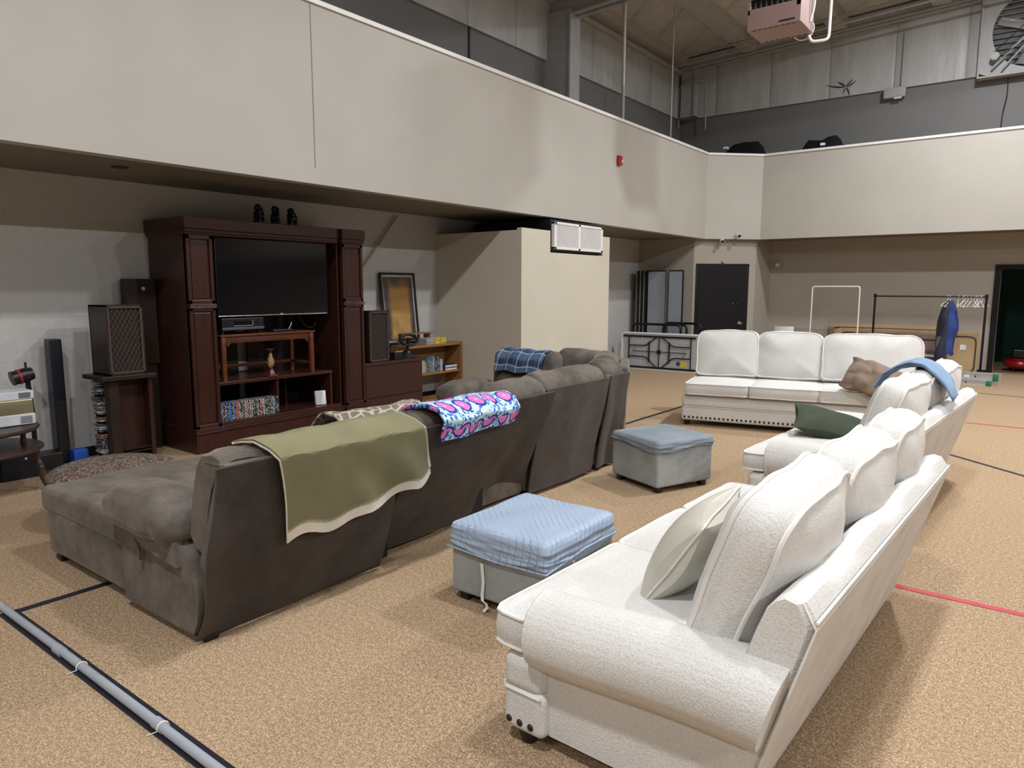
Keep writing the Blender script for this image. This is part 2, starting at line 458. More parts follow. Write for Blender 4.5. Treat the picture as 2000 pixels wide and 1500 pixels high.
# free-standing duct enclosure
notch = [(8.123, 0), (10.6, 0), (10.6, 2.53), (10.37, 2.53), (10.37, 2.215), (8.84, 2.215), (8.84, 2.53), (8.123, 2.53)]
struct('wall_enclosure', join(prism(notch, -6.10, -6.02, 'x'), box(XW, -6.10, 8.123, 8.2, 0, 2.50), box(XW, -6.10, 10.52, 10.6, 0, 2.50)), ENCL)
struct('baseboard_west', join(box(XW, XW + .012, YS, 8.12, 0, .1), box(XW, XW + .012, 10.6, 14.8, 0, .1)), BLACKB)
struct('baseboard_north', join(box(-5.3, DX0 - .1, YN - .012, YN, 0, .1), box(DX1 + .1, XE, YN - .012, YN, 0, .1), box(XW, -6.33, 14.808, 14.82, 0, .1)), BLACKB)
struct('baseboard_enclosure', join(box(XW, -6.02, 8.111, 8.123, 0, .1), box(-6.02, -6.008, 8.11, 10.6, 0, .1)), BLACKB)
# door 1 in the closet face (45 degrees)
d1 = struct('door_1', box(0, 1.13, -.035, .0, .01, 2.18, .006), DOORB)
d1.location = (-6.26, 14.89, 0); d1.rotation_euler = (0, 0, PI / 4)
obj('door_handle', join(xf(lathe([(.033, 0), (.033, .008), (.012, .012), (.012, .045), (.027, .055), (.031, .075), (.02, .09), (.001, .092)], 20), T(.985, -.035, .93, rx=PI / 2)), tube([(.985, -.11, .93), (.90, -.115, .925)], .009)), CHROME, d1)
obj('screw', join(ell(.009, .006, .009, (.82, -.037, 1.355)), ell(.009, .006, .009, (.94, -.037, 1.355))), CHROME, d1)
d1f = obj('door_frame', join(box(-.04, 0, -.03, .02, 0, 2.22, .004), box(1.13, 1.17, -.03, .02, 0, 2.22, .004), box(-.04, 1.17, -.03, .02, 2.18, 2.22, .004)), DOORB, d1)
obj('strike_bracket', box(.54, .60, -.05, -.0, 2.24, 2.28, .004), STEEL, d1)
# door 2: open black-framed doorway into the green room
d2 = struct('door_2', join(box(DX0 - .10, DX0, YN - .03, YN + .23, 0, 2.155, .004), box(DX1, DX1 + .1, YN - .03, YN + .23, 0, 2.155, .004), box(DX0, DX1, YN - .03, YN + .23, 2.06, 2.155, .004)), DOORB)
obj('door_leaf', box(DX1 - .95, DX1 - .02, 0, .04, .01, 2.05, .004), DOORB, d2, M=T(0, YN + .24, 0) @ T(DX1 - .02, 0, 0, rz=-1.45) @ T(-(DX1 - .02), 0, 0))
struct('wall_backroom', join(box(-2.6, XE * .2, 20.0, 20.1, 0, 2.6), box(-2.7, -2.6, YN + .2, 20.1, 0, 2.6), box(3.3, 3.4, YN + .2, 20.1, 0, 2.6)), GREENP)
struct('floor_backroom', box(-2.7, 3.4, YN, 20.1, -.1, .004), TILE)
struct('ceiling_backroom', box(-2.7, 3.4, YN + .2, 20.1, 2.6, 2.7), NWALL)
# steel frame
def frame(y):
    rz = lambda x: roofz(x) - .62
    struct('trim_3', join(box(XW, -7.12, y, y + .28, 2.95, 6.5), box(-7.14, -7.10, y - .02, y + .30, 2.95, 6.48),
        prism([(XW, 6.4), (-7.1, 6.4), (XE, rz(XE)), (XE, roofz(XE)), (XW, roofz(XW))], y + .09, y + .19, 'y'),
        prism([(-7.1, 6.4), (XE, rz(XE)), (XE, rz(XE) + .03), (-7.1, 6.43)], y, y + .28, 'y')), STEEL)
for y in (11.0, 4.4, -2.2, -8.8): frame(y)
struct('trim_4', join(*[box(x - .16, x + .16, YS, YN, roofz(x) - .24, roofz(x) + .02) for x in [-5.85 + 1.83 * i for i in range(12)]]), STEELD)
struct('trim_5', join(box(XW + .05, XW + .30, YS, YN - .05, 6.86, 7.12), box(XW + .05, XW + .14, YS, YN - .05, 6.70, 6.78)), STEELD)
struct('trim_6', join(prism([(XW, 6.76), (XE, 6.76 + .047 * (XE - XW)), (XE, 7.0 + .047 * (XE - XW)), (XW, 7.0)], YN - .35, YN - .27, 'y'),
                      prism([(XW, 6.76), (XE, 6.76 + .047 * (XE - XW)), (XE, 6.79 + .047 * (XE - XW)), (XW, 6.79)], YN - .40, YN - .12, 'y')), STEEL)
struct('trim_7', join(box(-7.52, -7.17, YN - .3, YN - .05, 5.72, 6.8), box(-7.19, -7.14, YN - .34, YN - .05, 5.72, 6.8)), STEEL)
struct('trim_8', box(XW, XW + .02, 8.895, 8.935, 4.4, 5.75), plain('dark_seam_strip', (.02, .02, .022), .6))
# support rods standing on the cap
o = obj('support_pole', tube([(0, 0, 0), (0, 0, 2.62)], .028, 12), STEELD); o.location = (-6.17, 11.22, 4.53)
tag(o, 'thick pale vertical pole rising from the balcony cap rail, nearer and wider of the two', 'pole')
o = obj('support_pole', tube([(0, 0, 0), (0, 0, 2.4)], .013, 8), STEELD); o.location = (-6.17, 13.13, 4.53)
tag(o, 'thin pale vertical rod rising from the balcony cap rail near the chamfered corner', 'pole')

# ---------------------------------------------------------------- ceiling lamps (out of frame, they light the hall)
LAMPM = emis('lamp_glow', (1, .97, .92), 6)
def lamp(x, y, P, n):
    z = 7.2
    t = thing('high_bay_lamp', 'round white high bay lamp hanging from the roof, %s' % n, 'ceiling lamp', (x, y, z), 0, 'high bay lamps')
    obj('housing', lathe([(.06, .16), (.10, .16), (.12, .10), (.24, .05), (.26, 0), (.245, 0), (.235, .03), (.01, .045)], 28), WHITEM, t)
    obj('rod', tube([(0, 0, .15), (0, 0, roofz(x) - z + .02)], .008), STEEL, t)
    l = bpy.data.lights.new('lamp_light', 'AREA'); l.shape = 'DISK'; l.size = .44; l.energy = P; l.color = (.985, .99, 1.0)
    lo = bpy.data.objects.new('lamp_light', l); COL.objects.link(lo); lo.location = (x, y, z - .01)
PA = 290
for y, n in ((-5.9, 'far south end'), (-1.2, 'camera side'), (3.5, 'over the cream sofas'), (8.8, 'middle of the floor'), (12.9, 'north end')):
    k_ = {12.9: 1.0, 8.8: 1.3, 3.5: .62, -1.2: 1.0}.get(y, .8)
    lamp(.2 if y == 8.8 else -.85, y, PA * k_, 'west row, ' + n); lamp(8.0, y, PA * k_ * 1.15, 'east row, ' + n)
w = bpy.data.worlds.new('World'); sc.world = w; w.use_nodes = True
w.node_tree.nodes['Background'].inputs[0].default_value = (.5, .55, .6, 1); w.node_tree.nodes['Background'].inputs[1].default_value = .02

# ---------------------------------------------------------------- camera
cam = bpy.data.cameras.new('Camera'); co = bpy.data.objects.new('Camera', cam); COL.objects.link(co); sc.camera = co
f, pitch, roll, yaw = 1386.5, .135258, .002056, .650494
cam.sensor_width = 36; cam.lens = f / 2000 * 36; cam.clip_end = 100
fw = Vector((-math.sin(yaw) * math.cos(pitch), math.cos(yaw) * math.cos(pitch), -math.sin(pitch)))
rr = Vector((math.cos(yaw), math.sin(yaw), 0)); uu = rr.cross(fw)
r2 = rr * math.cos(roll) + uu * math.sin(roll); u2 = -rr * math.sin(roll) + uu * math.cos(roll)
mm = Matrix((r2, u2, -fw)).transposed().to_4x4(); mm.translation = (0, 0, 1.7); co.matrix_world = mm
sc.view_settings.view_transform = 'Standard'; sc.view_settings.look = 'None'; sc.view_settings.gamma = 1
sc.view_settings.exposure = 0.0
try: sc.view_settings.use_curve_mapping = False
except Exception: pass
# ---------------------------------------------------------------- floor markings
TAPEB = plain('black_floor_tape', (.012, .013, .025), .5); TAPER = plain('red_floor_tape', (.50, .03, .05), .5)
def tape(pts, w, m, name, label):
    gs = []
    for i in range(len(pts) - 1):
        a, b = Vector(pts[i]), Vector(pts[i + 1]); d = (b - a).normalized(); n = Vector((-d.y, d.x)) * w / 2
        gs.append(prism([tuple(a - n), tuple(b - n), tuple(b + n), tuple(a + n)], .0005, .003))
    o = obj(name, join(*gs), m, smooth=False); tag(o, label, 'floor line'); return o
tape([(-4.255, 1.21), (2.5, 1.21)], .085, TAPEB, 'floor_line', 'black tape line running along the floor under the grey conduit')
tape([(-4.225, 1.25), (-4.18, 8.0), (-4.14, 14.4)], .05, TAPEB, 'floor_line', 'black tape line running away under the brown sectional towards the closet')
tape([(-1.2, 4.44), (3.5, 4.44)], .05, TAPER, 'floor_line', 'wide red tape line on the carpet beside the nearest cream sofa')
tape([(-2.0, 10.58), (6, 10.68)], .035, TAPER, 'floor_line', 'thin red tape line on the carpet beyond the middle cream sofa')
cc = [(.55 + 3.0 * math.cos(math.radians(a)) - 2.4, 6.0 + 3.0 * math.sin(math.radians(a))) for a in range(20, 100, 4)]
tape([(-1.6, 9.2), (-.74, 8.43), (-.1, 7.862), (.8, 7.06)], .045, TAPEB, 'floor_line', 'black tape line slanting across the carpet right of the cream sofas')
tape([(-2.6, 14.05), (.5, 13.55)], .03, TAPEB, 'floor_line', 'thin dark line on the carpet near the aluminium ladder')
# conduit lying on the tape
t = thing('conduit_pipe', 'grey plastic conduit pipe lying along the black tape line', 'pipe', (-2.6, 1.2, 0))
PVC = plain('grey_pvc', (.34, .37, .42), .45, 0, .06, 3)
obj('pipe', tube([(-2.6, .0, .020), (-1.0, .003, .020), (.4, -.003, .020), (2.2, .0, .020)], .0185, 16), PVC, t)
for x in (-.96, -.02):
    obj('coupling', tube([(x - .035, 0, .02), (x + .035, 0, .02)], .0225, 16), PVC, t)
for x in (-.72, -.0):
    obj('zip_tie', join(tube([(x, .021 * math.cos(a) * 1.1, .020 + .021 * math.sin(a) * 1.05) for a in [PI * k / 8 for k in range(-1, 10)]], .0028, 6), tube([(x, -.02, .012), (x - .02, -.055, .004)], .002, 5)), WHITEP, t)

# ---------------------------------------------------------------- cream sofas
def rollarm(side, y0, y1, zr=.485, r=.143):
    """rolled arm on side x=0 (side=-1: roll leans outward)"""
    prof = []
    # outer panel up to the roll, over the roll, inner face down
    prof += [(.035, .07), (.030, .36)]
    for k in range(13):
        a = math.radians(235 - k * 22.5 * .98); prof.append((.062 + r * math.cos(a), zr + r * math.sin(a)))
    prof += [(.205, .42), (.205, .07)]
    return prof
def make_sofa(name, label, L_, far_arm=False, nseat=3, back_h=.815, cushions=True, fine=CREAMW, widths=None, nails=True, loc=(0, 0, 0), rz=0, seed=0, topdrop=0, cush_t=.34):
    t = thing(name, label, 'sofa', loc, rz)
    D = .90
    # base with two front bands
    obj('base', join(rbox(L_ - .24, .70, .26, .02, 2, 1, (L_ / 2 + .10, .42, .20))), fine, t)
    zb = .075
    obj('front_rail', join(wob(xf(rbox(L_ + .05, .19, .145, .045, 4, 14, (L_ / 2 + .015, .79, .292)), T()), .004, 3, seed),
                           rbox(L_ + .05, .19, .175, .03, 3, 10, (L_ / 2 + .015, .785, .150))), fine, t)
    obj('welt', tube([(-.012, .70, .228), (-.012, .86, .228), (.01, .884, .228), (L_ + .02, .884, .228), (L_ + .042, .86, .228), (L_ + .042, .72, .228)], .006, 6), PIPING, t)
    # arm
    def arm(mx):
        pr = rollarm(-1, 0, 0)
        g = prism(pr, -.02, .735, 'y')
        # subdivide along y for a soft droop
        ys = [.735 * i / 10 for i in range(11)]
        V, F = [], []
        n = len(pr)
        for i, y in enumerate(ys):
            q = .0 if i < 10 else .006
            for (x, z) in pr:
                V.append((x + q * (.09 - x) * 2, y - (1 - i / 10) * .262 * (z - .07), z + (.012 * math.sin(y * 5 + seed) if z > .3 else 0) - (.02 * max(0, y - .3) if z > .3 else 0)))
        for i in range(10):
            for k in range(n): F.append((i * n + k, i * n + (k + 1) % n, (i + 1) * n + (k + 1) % n, (i + 1) * n + k))
        F.append(tuple(range(n))); F.append(tuple(reversed(range(10 * n, 11 * n))))
        g = (V, F, None)
        front = ell(.140, .03, .140, (.062, .735, .470), 20, 10)
        g = join(g, front)
        if mx: g = xf(g, T(L_ + .06, 0, 0, s=(-1, 1, 1)))
        a = obj('armrest', g, fine, t)
        w = tube([((.038 if not mx else L_ + .022), y, .385 + .0 * y) for y in (0, .4, .735)], .004, 5)
        obj('welt', w, PIPING, a)
    arm(False)
    if far_arm: arm(True)
    # back: leaning shell with rounded crest; rear covered in a plainer cloth
    zt = back_h
    prof = [(.08, .10), (.045, .46), (-.035, zt - .12), (-.065, zt - .045), (-.095, zt - .008), (-.135, zt + .008), (-.172, zt + .0), (-.198, zt - .035), (-.205, zt - .07), (.0, .07)]
    n = len(prof); V, F = [], []
    ns = 16
    for i in range(ns + 1):
        x = .052 + (L_ - .022) * i / ns
        for k, (y, z) in enumerate(prof):
            end = (max(0, 1 - i / 1.6) + max(0, 1 - (ns - i) / 1.6))
            V.append((x, y, z + .006 * math.sin(i * 1.3 + seed) * (1 if 2 < k < 7 else 0)))
    for i in range(ns):
        for k in range(n): F.append((i * n + k, i * n + (k + 1) % n, (i + 1) * n + (k + 1) % n, (i + 1) * n + k))
    cy_, cz_ = sum(q[0] for q in prof) / n, sum(q[1] for q in prof) / n
    for (i0, xe) in ((0, .033), (ns * n, L_ + .018)):
        o0 = len(V); i = 0 if i0 == 0 else ns
        for k, (y, z) in enumerate(prof):
            v0 = V[i0 + k]; V.append((xe, v0[1] + (cy_ - y) * .10 + (.01 if y < -.1 else 0), v0[2] + (cz_ - z) * .035))
        for k in range(n): F.append((i0 + k, i0 + (k + 1) % n, o0 + (k + 1) % n, o0 + k))
        F.append(tuple(range(o0, o0 + n)))
    bk = obj('backrest', (V, F, None), fine, t)
    obj('back_panel', prism([(-.001, .065), (-.214, zt - .055), (-.207, zt - .05), (.008, .065)], .03, L_ + .03, 'x'), CREAMB, bk, label='plain beige backing cloth')
    obj('welt', join(tube([(.03, -.208, zt - .04), (L_ + .03, -.208, zt - .04)], .005, 6), tube([(.03, -.004, .07), (.03, -.208, zt - .06), (.045, -.165, zt + .0)], .004, 6)), PIPING, bk)
    # seat cushions
    W = widths or [(L_ - .20) / nseat] * nseat
    x = .20; y0 = .12
    for i, w_ in enumerate(W):
        yF = .935
        if i == 0:
            out = [(x, y0), (x + w_, y0), (x + w_, yF), (.0, yF), (.0, .765), (x, .765)]; rc = [.03, .03, .05, .06, .03, .001]; cen = (x + w_ * .42, .80)
            g, wl = cushion(out, .165, .72, 5, cen, rc, 84, 9, .012, .004, seed + i, .0065, 4)
        elif i == nseat - 1 and not far_arm:
            out = [(x, y0), (x + w_, y0), (x + w_, yF), (x, yF)]
            g, wl = cushion(out, .165, .72, 4, None, .05, 72, 9, .012, .004, seed + i, .0065, 4)
        else:
            out = [(x, y0), (x + w_, y0), (x + w_, yF), (x, yF)]
            g, wl = cushion(out, .165, .72, 4, None, .045, 72, 9, .012, .004, seed + i, .0065, 4)
        m = T(0, 0, .443, rx=.0)
        c = obj('seat_cushion', g, fine, t, M=m); obj('welt', wl, PIPING, c, M=m)
        x += w_ + .004
    # back cushions
    if cushions:
        x = .215
        for i, w_ in enumerate(W):
            H = .55
            g, wl = cushion(rect(w_ + (.09 if i == 0 else 0), H), cush_t, .44, 2.3, None, [.05, .05, .13, .13], 84, 10, .03, .014, seed + 3.1 * i, .0085, 5)
            m = T(x + w_ / 2, .095 + .02 * math.sin(seed + i * 2.2), .765, rx=0) @ Matrix.Rotation(PI / 2 - .0, 4, 'X')
            lean = Matrix.Rotation(math.radians(17 + 2 * math.sin(i * 2 + seed)), 4, 'X')
            m = T(x + w_ / 2 - (.065 if i == 0 else .01), .060 + .015 * math.sin(seed + i * 2.2), .795, rz=.03 * math.sin(i * 3 + seed)) @ lean @ Matrix.Rotation(PI / 2, 4, 'X')
            c = obj('back_cushion', g, fine, t, M=m); obj('welt', wl, PIPING, c, M=m)
            x += w_ + .004
    # legs
    for (lx, ly) in ((.06, .80), (L_ - .02, .80), (.08, .08), (L_ - .03, .08)):
        obj('leg', xf(lathe([(.030, 0), (.040, .03), (.048, .075), (.048, .09)], 16), T(lx, ly, 0)), DARKW, t)
    if nails:
        k = int(L_ / .052)
        nm = ell(.0138, .0085, .0138, (0, 0, 0), 12, 6)
        first = None
        for i in range(k + 1):
            px, py, pz = .028 + (L_ - .03) * i / k, .881, .104
            if first is None:
                first = obj('nailhead', nm, BRONZE, t); first.location = (px, py, pz)
            else:
                q = first.copy(); COL.objects.link(q); q.parent = t; q.location = (px, py, pz)
        for j in range(3):
            q = first.copy(); COL.objects.link(q); q.parent = t; q.location = (-.0105, .845 - .05 * j, .104); q.rotation_euler = (0, 0, PI / 2)
    return t
s1 = make_sofa('cream_sofa', 'cream tweed sofa with rolled arm, nearest to the camera, seen from behind its arm', 2.27, loc=(-.655, 1.94, 0), rz=PI / 2 - .033, seed=1.0, back_h=.83, widths=[.70, .68, .68])
s2 = make_sofa('cream_sofa', 'cream sofa with rolled arm behind the nearest one, green pillow on its seat', 2.30, loc=(-.82, 5.05, 0), rz=PI / 2 - .055, seed=4.0, back_h=.83, widths=[.70, .69, .69])
s3 = make_sofa('cream_sofa', 'cream three-seat sofa facing the camera, nailhead trim along its base', 2.70, loc=(-1.12, 9.68, 0), rz=PI + .215, seed=8.0, back_h=.80, widths=[.98, .76, .75], cush_t=.25, fine=CREAMS)
s3.scale = (1, 1, 1.06)
# loose cushions
def pillow(name, label, mat, w, h, t_, M, seed=0, wr=.012, welt=.004, group=None, pm=None, cat='pillow', wsc=5):
    o = thing(name, label, cat, M.translation)
    g, wl = cushion([(-w / 2, -h / 2), (0, -h / 2 + .025), (w / 2, -h / 2), (w / 2 - .025, 0), (w / 2, h / 2), (0, h / 2 - .025), (-w / 2, h / 2), (-w / 2 + .025, 0)], t_, .02, 2.2, None, [.02, .2, .02, .2, .02, .2, .02, .2], 96, 14, 0, wr, seed, welt, wsc, sep=(w / 2, h / 2))
    m = Matrix.Translation(-M.translation) @ M
    obj('pillow_body', g, mat, o, M=m)
    if wl: obj('welt', wl, pm or mat, o, M=m)
    return o
OLIVEP = m_sat('dark_green_cotton', (.055, .072, .048), .85, 300, .15, .3)
BROWNP = m_sat('taupe_fleece', (.23, .175, .135), .95, 90, .7, .4)
BLUEC = m_sat('pale_blue_knit', (.22, .33, .47), .85, 300, .2, .25)
pillow('throw_pillow', 'ivory satin throw pillow with corded edge leaning in front of the nearest back cushion', SATIN, .46, .46, .21,
       T(-1.07, 2.58, .685, rz=PI / 2 + .12) @ Matrix.Rotation(math.radians(33), 4, 'X') @ Matrix.Rotation(PI / 2, 4, 'X') @ T(rz=.12), 2, .008, .005, pm=PIPING)
pillow('throw_pillow', 'dark olive green pillow lying on the seat of the middle cream sofa', OLIVEP, .60, .46, .16,
       T(-1.36, 6.08, .60, rz=.35) @ Matrix.Rotation(math.radians(14), 4, 'Y') @ Matrix.Rotation(math.radians(16), 4, 'X'), 5, .014, .004)
pillow('throw_pillow', 'crumpled taupe fleece pillow against the back of the far cream sofa', BROWNP, .56, .42, .17,
       T(-1.56, 8.62, .70, rz=.10) @ Matrix.Rotation(math.radians(-38), 4, 'X') @ Matrix.Rotation(PI / 2, 4, 'X') @ T(rz=-.30), 9, .034, 0, wsc=9)
def bl(u, v):
    # folded pale blue cloth over the last back cushion of the middle sofa; u along the sofa, v front to rear
    pts = [(-1.08, .84), (-1.02, .93), (-.93, 1.0), (-.84, 1.03), (-.75, 1.02), (-.66, .97), (-.59, .89), (-.545, .81)]
    s = v * (len(pts) - 1); i = min(int(s), len(pts) - 2); f_ = s - i
    x = pts[i][0] * (1 - f_) + pts[i + 1][0] * f_; z = pts[i][1] * (1 - f_) + pts[i + 1][1] * f_
    y = 6.02 + .42 * u + .10 * (v - .5) * (u - .5) + .10 * (1 - v)
    n = noise.noise(Vector((u * 4, v * 5, 3.3)))
    return (x + .02 * n, y + .02 * n, z + .078 + .015 * math.sin(u * 7 + v * 3) * (.3 + v) + .015 * n)
g = join(grid(bl, 24, 36, .012), wob(grid(lambda u, v: (bl(u, v)[0], bl(u, v)[1] - .03 + .01 * v, bl(u, v)[2] + .02), 24, 34, .012), .008, 6, 4))
o = obj('folded_blanket', g, BLUEC); tag(o, 'pale blue folded blanket draped over the last cushion of the middle cream sofa', 'blanket')

# ---------------------------------------------------------------- grey ottomans
def m_quilt(name, col, on=True):
    s = NT(name); v = s.coord('Object'); n = s.noise(v, 3, 3); h = s.math('MULTIPLY', n, .6)
    if on:
        c = s.n('ShaderNodeSeparateXYZ'); s.l(v, c.inputs[0])
        def line(a): return s.math('LESS_THAN', s.math('ABSOLUTE', s.math('SUBTRACT', s.math('FRACT', a), .5)), .035)
        sx = s.math('ADD', c.outputs[0], s.math('MULTIPLY', c.outputs[2], .6)); sy = s.math('ADD', c.outputs[1], s.math('MULTIPLY', c.outputs[2], -.8))
        a = s.math('MULTIPLY', s.math('ADD', sx, sy), 22); b = s.math('MULTIPLY', s.math('SUBTRACT', sx, sy), 22)
        f = s.math('MAXIMUM', line(a), line(b))
        n2 = s.noise(v, 6, 2); f = s.math('MULTIPLY', f, s.ramp(n2, [(.42, .15), (.55, .8)]))
        s.set(Color=s.mix(f, s.ramp(n, [(.3, mul(col, .93)), (.7, mul(col, 1.05))]), mul(col, .33)), Roughness=.6)
        h = s.math('SUBTRACT', h, s.math('MULTIPLY', f, .5))
    else: s.set(Color=s.ramp(n, [(.3, mul(col, .88)), (.7, mul(col, 1.1))]), Roughness=.75)
    s.b.inputs['Specular IOR Level'].default_value = .25; s.bump(h, .4, .01); return s.m
QUILT = m_quilt('quilted_blue_grey_cover', (.36, .45, .585)); PLAINC = m_quilt('slate_grey_cover', (.235, .275, .315), False)
def ottoman(loc, rz, W, D_, label, cov, drop, quilt, seed):
    t = thing('ottoman', label, 'ottoman', loc, rz)
    obj('ottoman_body', wob(rbox(W, D_, .345, .018, 3, 10, (0, 0, .2225)), .003, 3, seed), GREYV, t)
    def lid(h):
        V = []
        g = rbox(W + .025, D_ + .025, h, .045, 4, 22, (0, 0, .452 - h / 2))
        for (x, y, z) in g[0]:
            q = (.452 - z) / h
            k = noise.noise(Vector((x * 4 + seed, y * 4, z * 9))); k2 = noise.noise(Vector((x * 9 + seed, y * 9, z * 22 + 4)))
            side = max(abs(x) / (W / 2), abs(y) / (D_ / 2))
            edge = .03 * math.sin((x - y) * 9 + seed) * q
            if q > .2 and side > .95:
                o_ = .010 * k + .012 * k2 * q + .006 * math.sin(z * 150 + x * 8) * q
                x += math.copysign(o_, x) * (abs(x) / (W / 2) > .95); y += math.copysign(o_, y) * (abs(y) / (D_ / 2) > .95)
            if q > .6: z += edge * .6
            if q < .1: z += .012 * k - .006 * side
            V.append((x, y, z))
        return (V, g[1], None)
    obj('slipcover', lid(drop), cov, t, label='%s slipcover' % ('quilted pale blue-grey' if quilt else 'slate grey'))
    if quilt:
        zz = .452 - drop
        obj('cover_welt', tube([(-W / 2 - .016, -D_ / 2 - .016, zz + .03), (0, -D_ / 2 - .018, zz + .012), (W / 2 + .016, -D_ / 2 - .016, zz + .02), (W / 2 + .018, 0, zz + .055), (W / 2 + .016, D_ / 2, zz + .05)], .006, 6), cov, t)
        def strap(px, py, ang, pts):
            return obj('strap', join(*[prism([(-.008, 0), (.008, 0), (.008 + b[0] - a[0], b[1] - a[1]), (-.008 + b[0] - a[0], b[1] - a[1])], -.001, .001, 'y') if False else rbox(.016, .003, math.dist(a, b) + .006, .001, 1, 1) for a, b in []]), WHITEP, t)
        def ribbon(pts, nrm):
            V, F = [], []; nrm = Vector(nrm)
            for i, p in enumerate(pts):
                V += [tuple(Vector(p[:3]) - nrm * .010), tuple(Vector(p[:3]) + nrm * .010)]
            for i in range(len(pts) - 1): F.append((2 * i, 2 * i + 1, 2 * i + 3, 2 * i + 2))
            return grid(lambda u, v: tuple((lambda a, b, f_: Vector(a[:3]) * (1 - f_) + Vector(b[:3]) * f_ + nrm * (v - .5) * .02)(pts[min(int(u * (len(pts) - 1)), len(pts) - 2)], pts[min(int(u * (len(pts) - 1)) + 1, len(pts) - 1)], u * (len(pts) - 1) - min(int(u * (len(pts) - 1)), len(pts) - 2))), (len(pts) - 1) * 3, 1, .002)
        y = -D_ / 2 - .012
        obj('strap', ribbon([(-.085, y - .006, .26), (-.075, y - .004, .16), (-.085, y - .002, .085), (-.08, y - .006, .055), (-.05, y - .012, .050), (-.045, y - .010, .03), (-.06, y - .022, .004)], (1, 0, 0)), WHITEP, t, label='white elastic strap')
        x = W / 2 + .012
        obj('strap', ribbon([(x, -.10, .30), (x + .004, -.10, .26), (x + .008, -.07, .20), (x + .02, -.03, .19)], (0, 1, 0)), WHITEP, t, label='white elastic strap')
    for sx in (-1, 1):
        for sy in (-1, 1): obj('foot', rbox(.06, .06, .055, .005, 1, 1, (sx * (W / 2 - .06), sy * (D_ / 2 - .06), .0275)), BLACK, t)
ottoman((-2.205, 3.105, 0), .0, .62, .68, 'grey ottoman with quilted pale blue cover and dangling white straps', QUILT, .175, True, 1.5)
ottoman((-2.655, 5.665, 0), math.radians(-22.5), .60, .62, 'grey ottoman with plain slate cover, farther from the camera', PLAINC, .12, False, 6.5)
# ---------------------------------------------------------------- brown sectional (one joined piece of furniture)
OX, OY = -3.6, 1.64
sec = thing('sectional_sofa', 'large brown microsuede reclining sectional with a chaise at its near end', 'sofa', (OX, OY, 0))
MO = T(-OX, -OY, 0)
def sp(name, g, m=SUEDE, parent=None, label=None, smooth=True): return obj(name, g, m, parent or sec, smooth, label=label, M=MO)
# chaise
g = rbox(1.66, 1.10, .27, .03, 3, 8, (-4.06, 2.20, .185))
V = [(x - .06 * max(0, (-4.5 - x) / .4) * (z / .4), y, z) for x, y, z in g[0]]
sp('chaise_base', wob((V, g[1], None), .006, 3, 1))
g = rbox(1.72, 1.10, .17, .055, 4, 14, (-4.10, 2.20, .375))
V = [(x - .05 * max(0, (-4.5 - x) / .4), y, z + (.018 * noise.noise(Vector((x * 2.5, y * 2.5, 0))) + .012 * math.sin((x + 4.96) * 1.9) if z > .4 else 0)) for x, y, z in g[0]]
sp('chaise_cushion', (V, g[1], None))
sp('foot', box(-4.86, -4.79, 1.67, 1.74, 0, .06, .004), BLACK)
sp('foot', box(-3.20, -3.12, 1.67, 1.74, 0, .06, .004), BLACK)
sp('plinth', box(-4.82, -3.3, 1.70, 2.70, .012, .06), GAPSHADE)  # black block painted as the shadow gap under the chaise, no real plinth
# near side panel with the curved cut behind it
side = [(-3.83, .05), (-3.15, .05), (-3.11, .12), (-3.08, .24), (-3.09, .34), (-3.15, .43), (-3.27, .49), (-3.83, .46)]
sp('side_panel', wob(xf(prism(side, 1.625, 1.75, 'y'), T()), .004, 4, 2))
sp('side_panel', prism([(-3.83, .06), (-3.17, .06), (-3.14, .25), (-3.22, .45), (-3.83, .44)], 1.75, 2.74, 'y'))
def pad(cx, cy, cz, lx, ly, lz, seed, rot=0):
    g = rbox(lx, ly, lz, min(lx, ly, lz) * .47, 5, 12)
    V = []
    for x, y, z in g[0]:
        k = 1 - .30 * (abs(x / (lx / 2)) ** 3)
        crease = .012 * math.sin(x * 38 + y * 14 + seed) * max(0, x / (lx / 2) - .1) * (z < lz * .2)
        V.append((x, y * (k * .5 + .5) + crease, z * k + .03 * math.cos(x / lx * 3) - .01 + crease))
    return xf(wob((V, g[1], None), .016, 5, seed), T(cx, cy, cz, rz=rot))
ar = sp('armrest', pad(-3.57, 1.70, .56, .74, .34, .25, 3))
sp('gathered_panel', xf(wob(prism([(-.24, .05), (.32, .07), (.34, -.05), (-.02, -.02), (-.12, .0)], -.02, .02, 'y'), .01, 8, 3), T(-3.56, 1.622, .425)), SUEDE, ar)
sp('recline_lever', join(rbox(.03, .012, .085, .006, 2, 2, (-3.585, 1.600, .372)), tube([(-3.585, 1.602, .41), (-3.70, 1.612, .47)], .009, 6)), SUEDED, label='fabric recliner release tab')
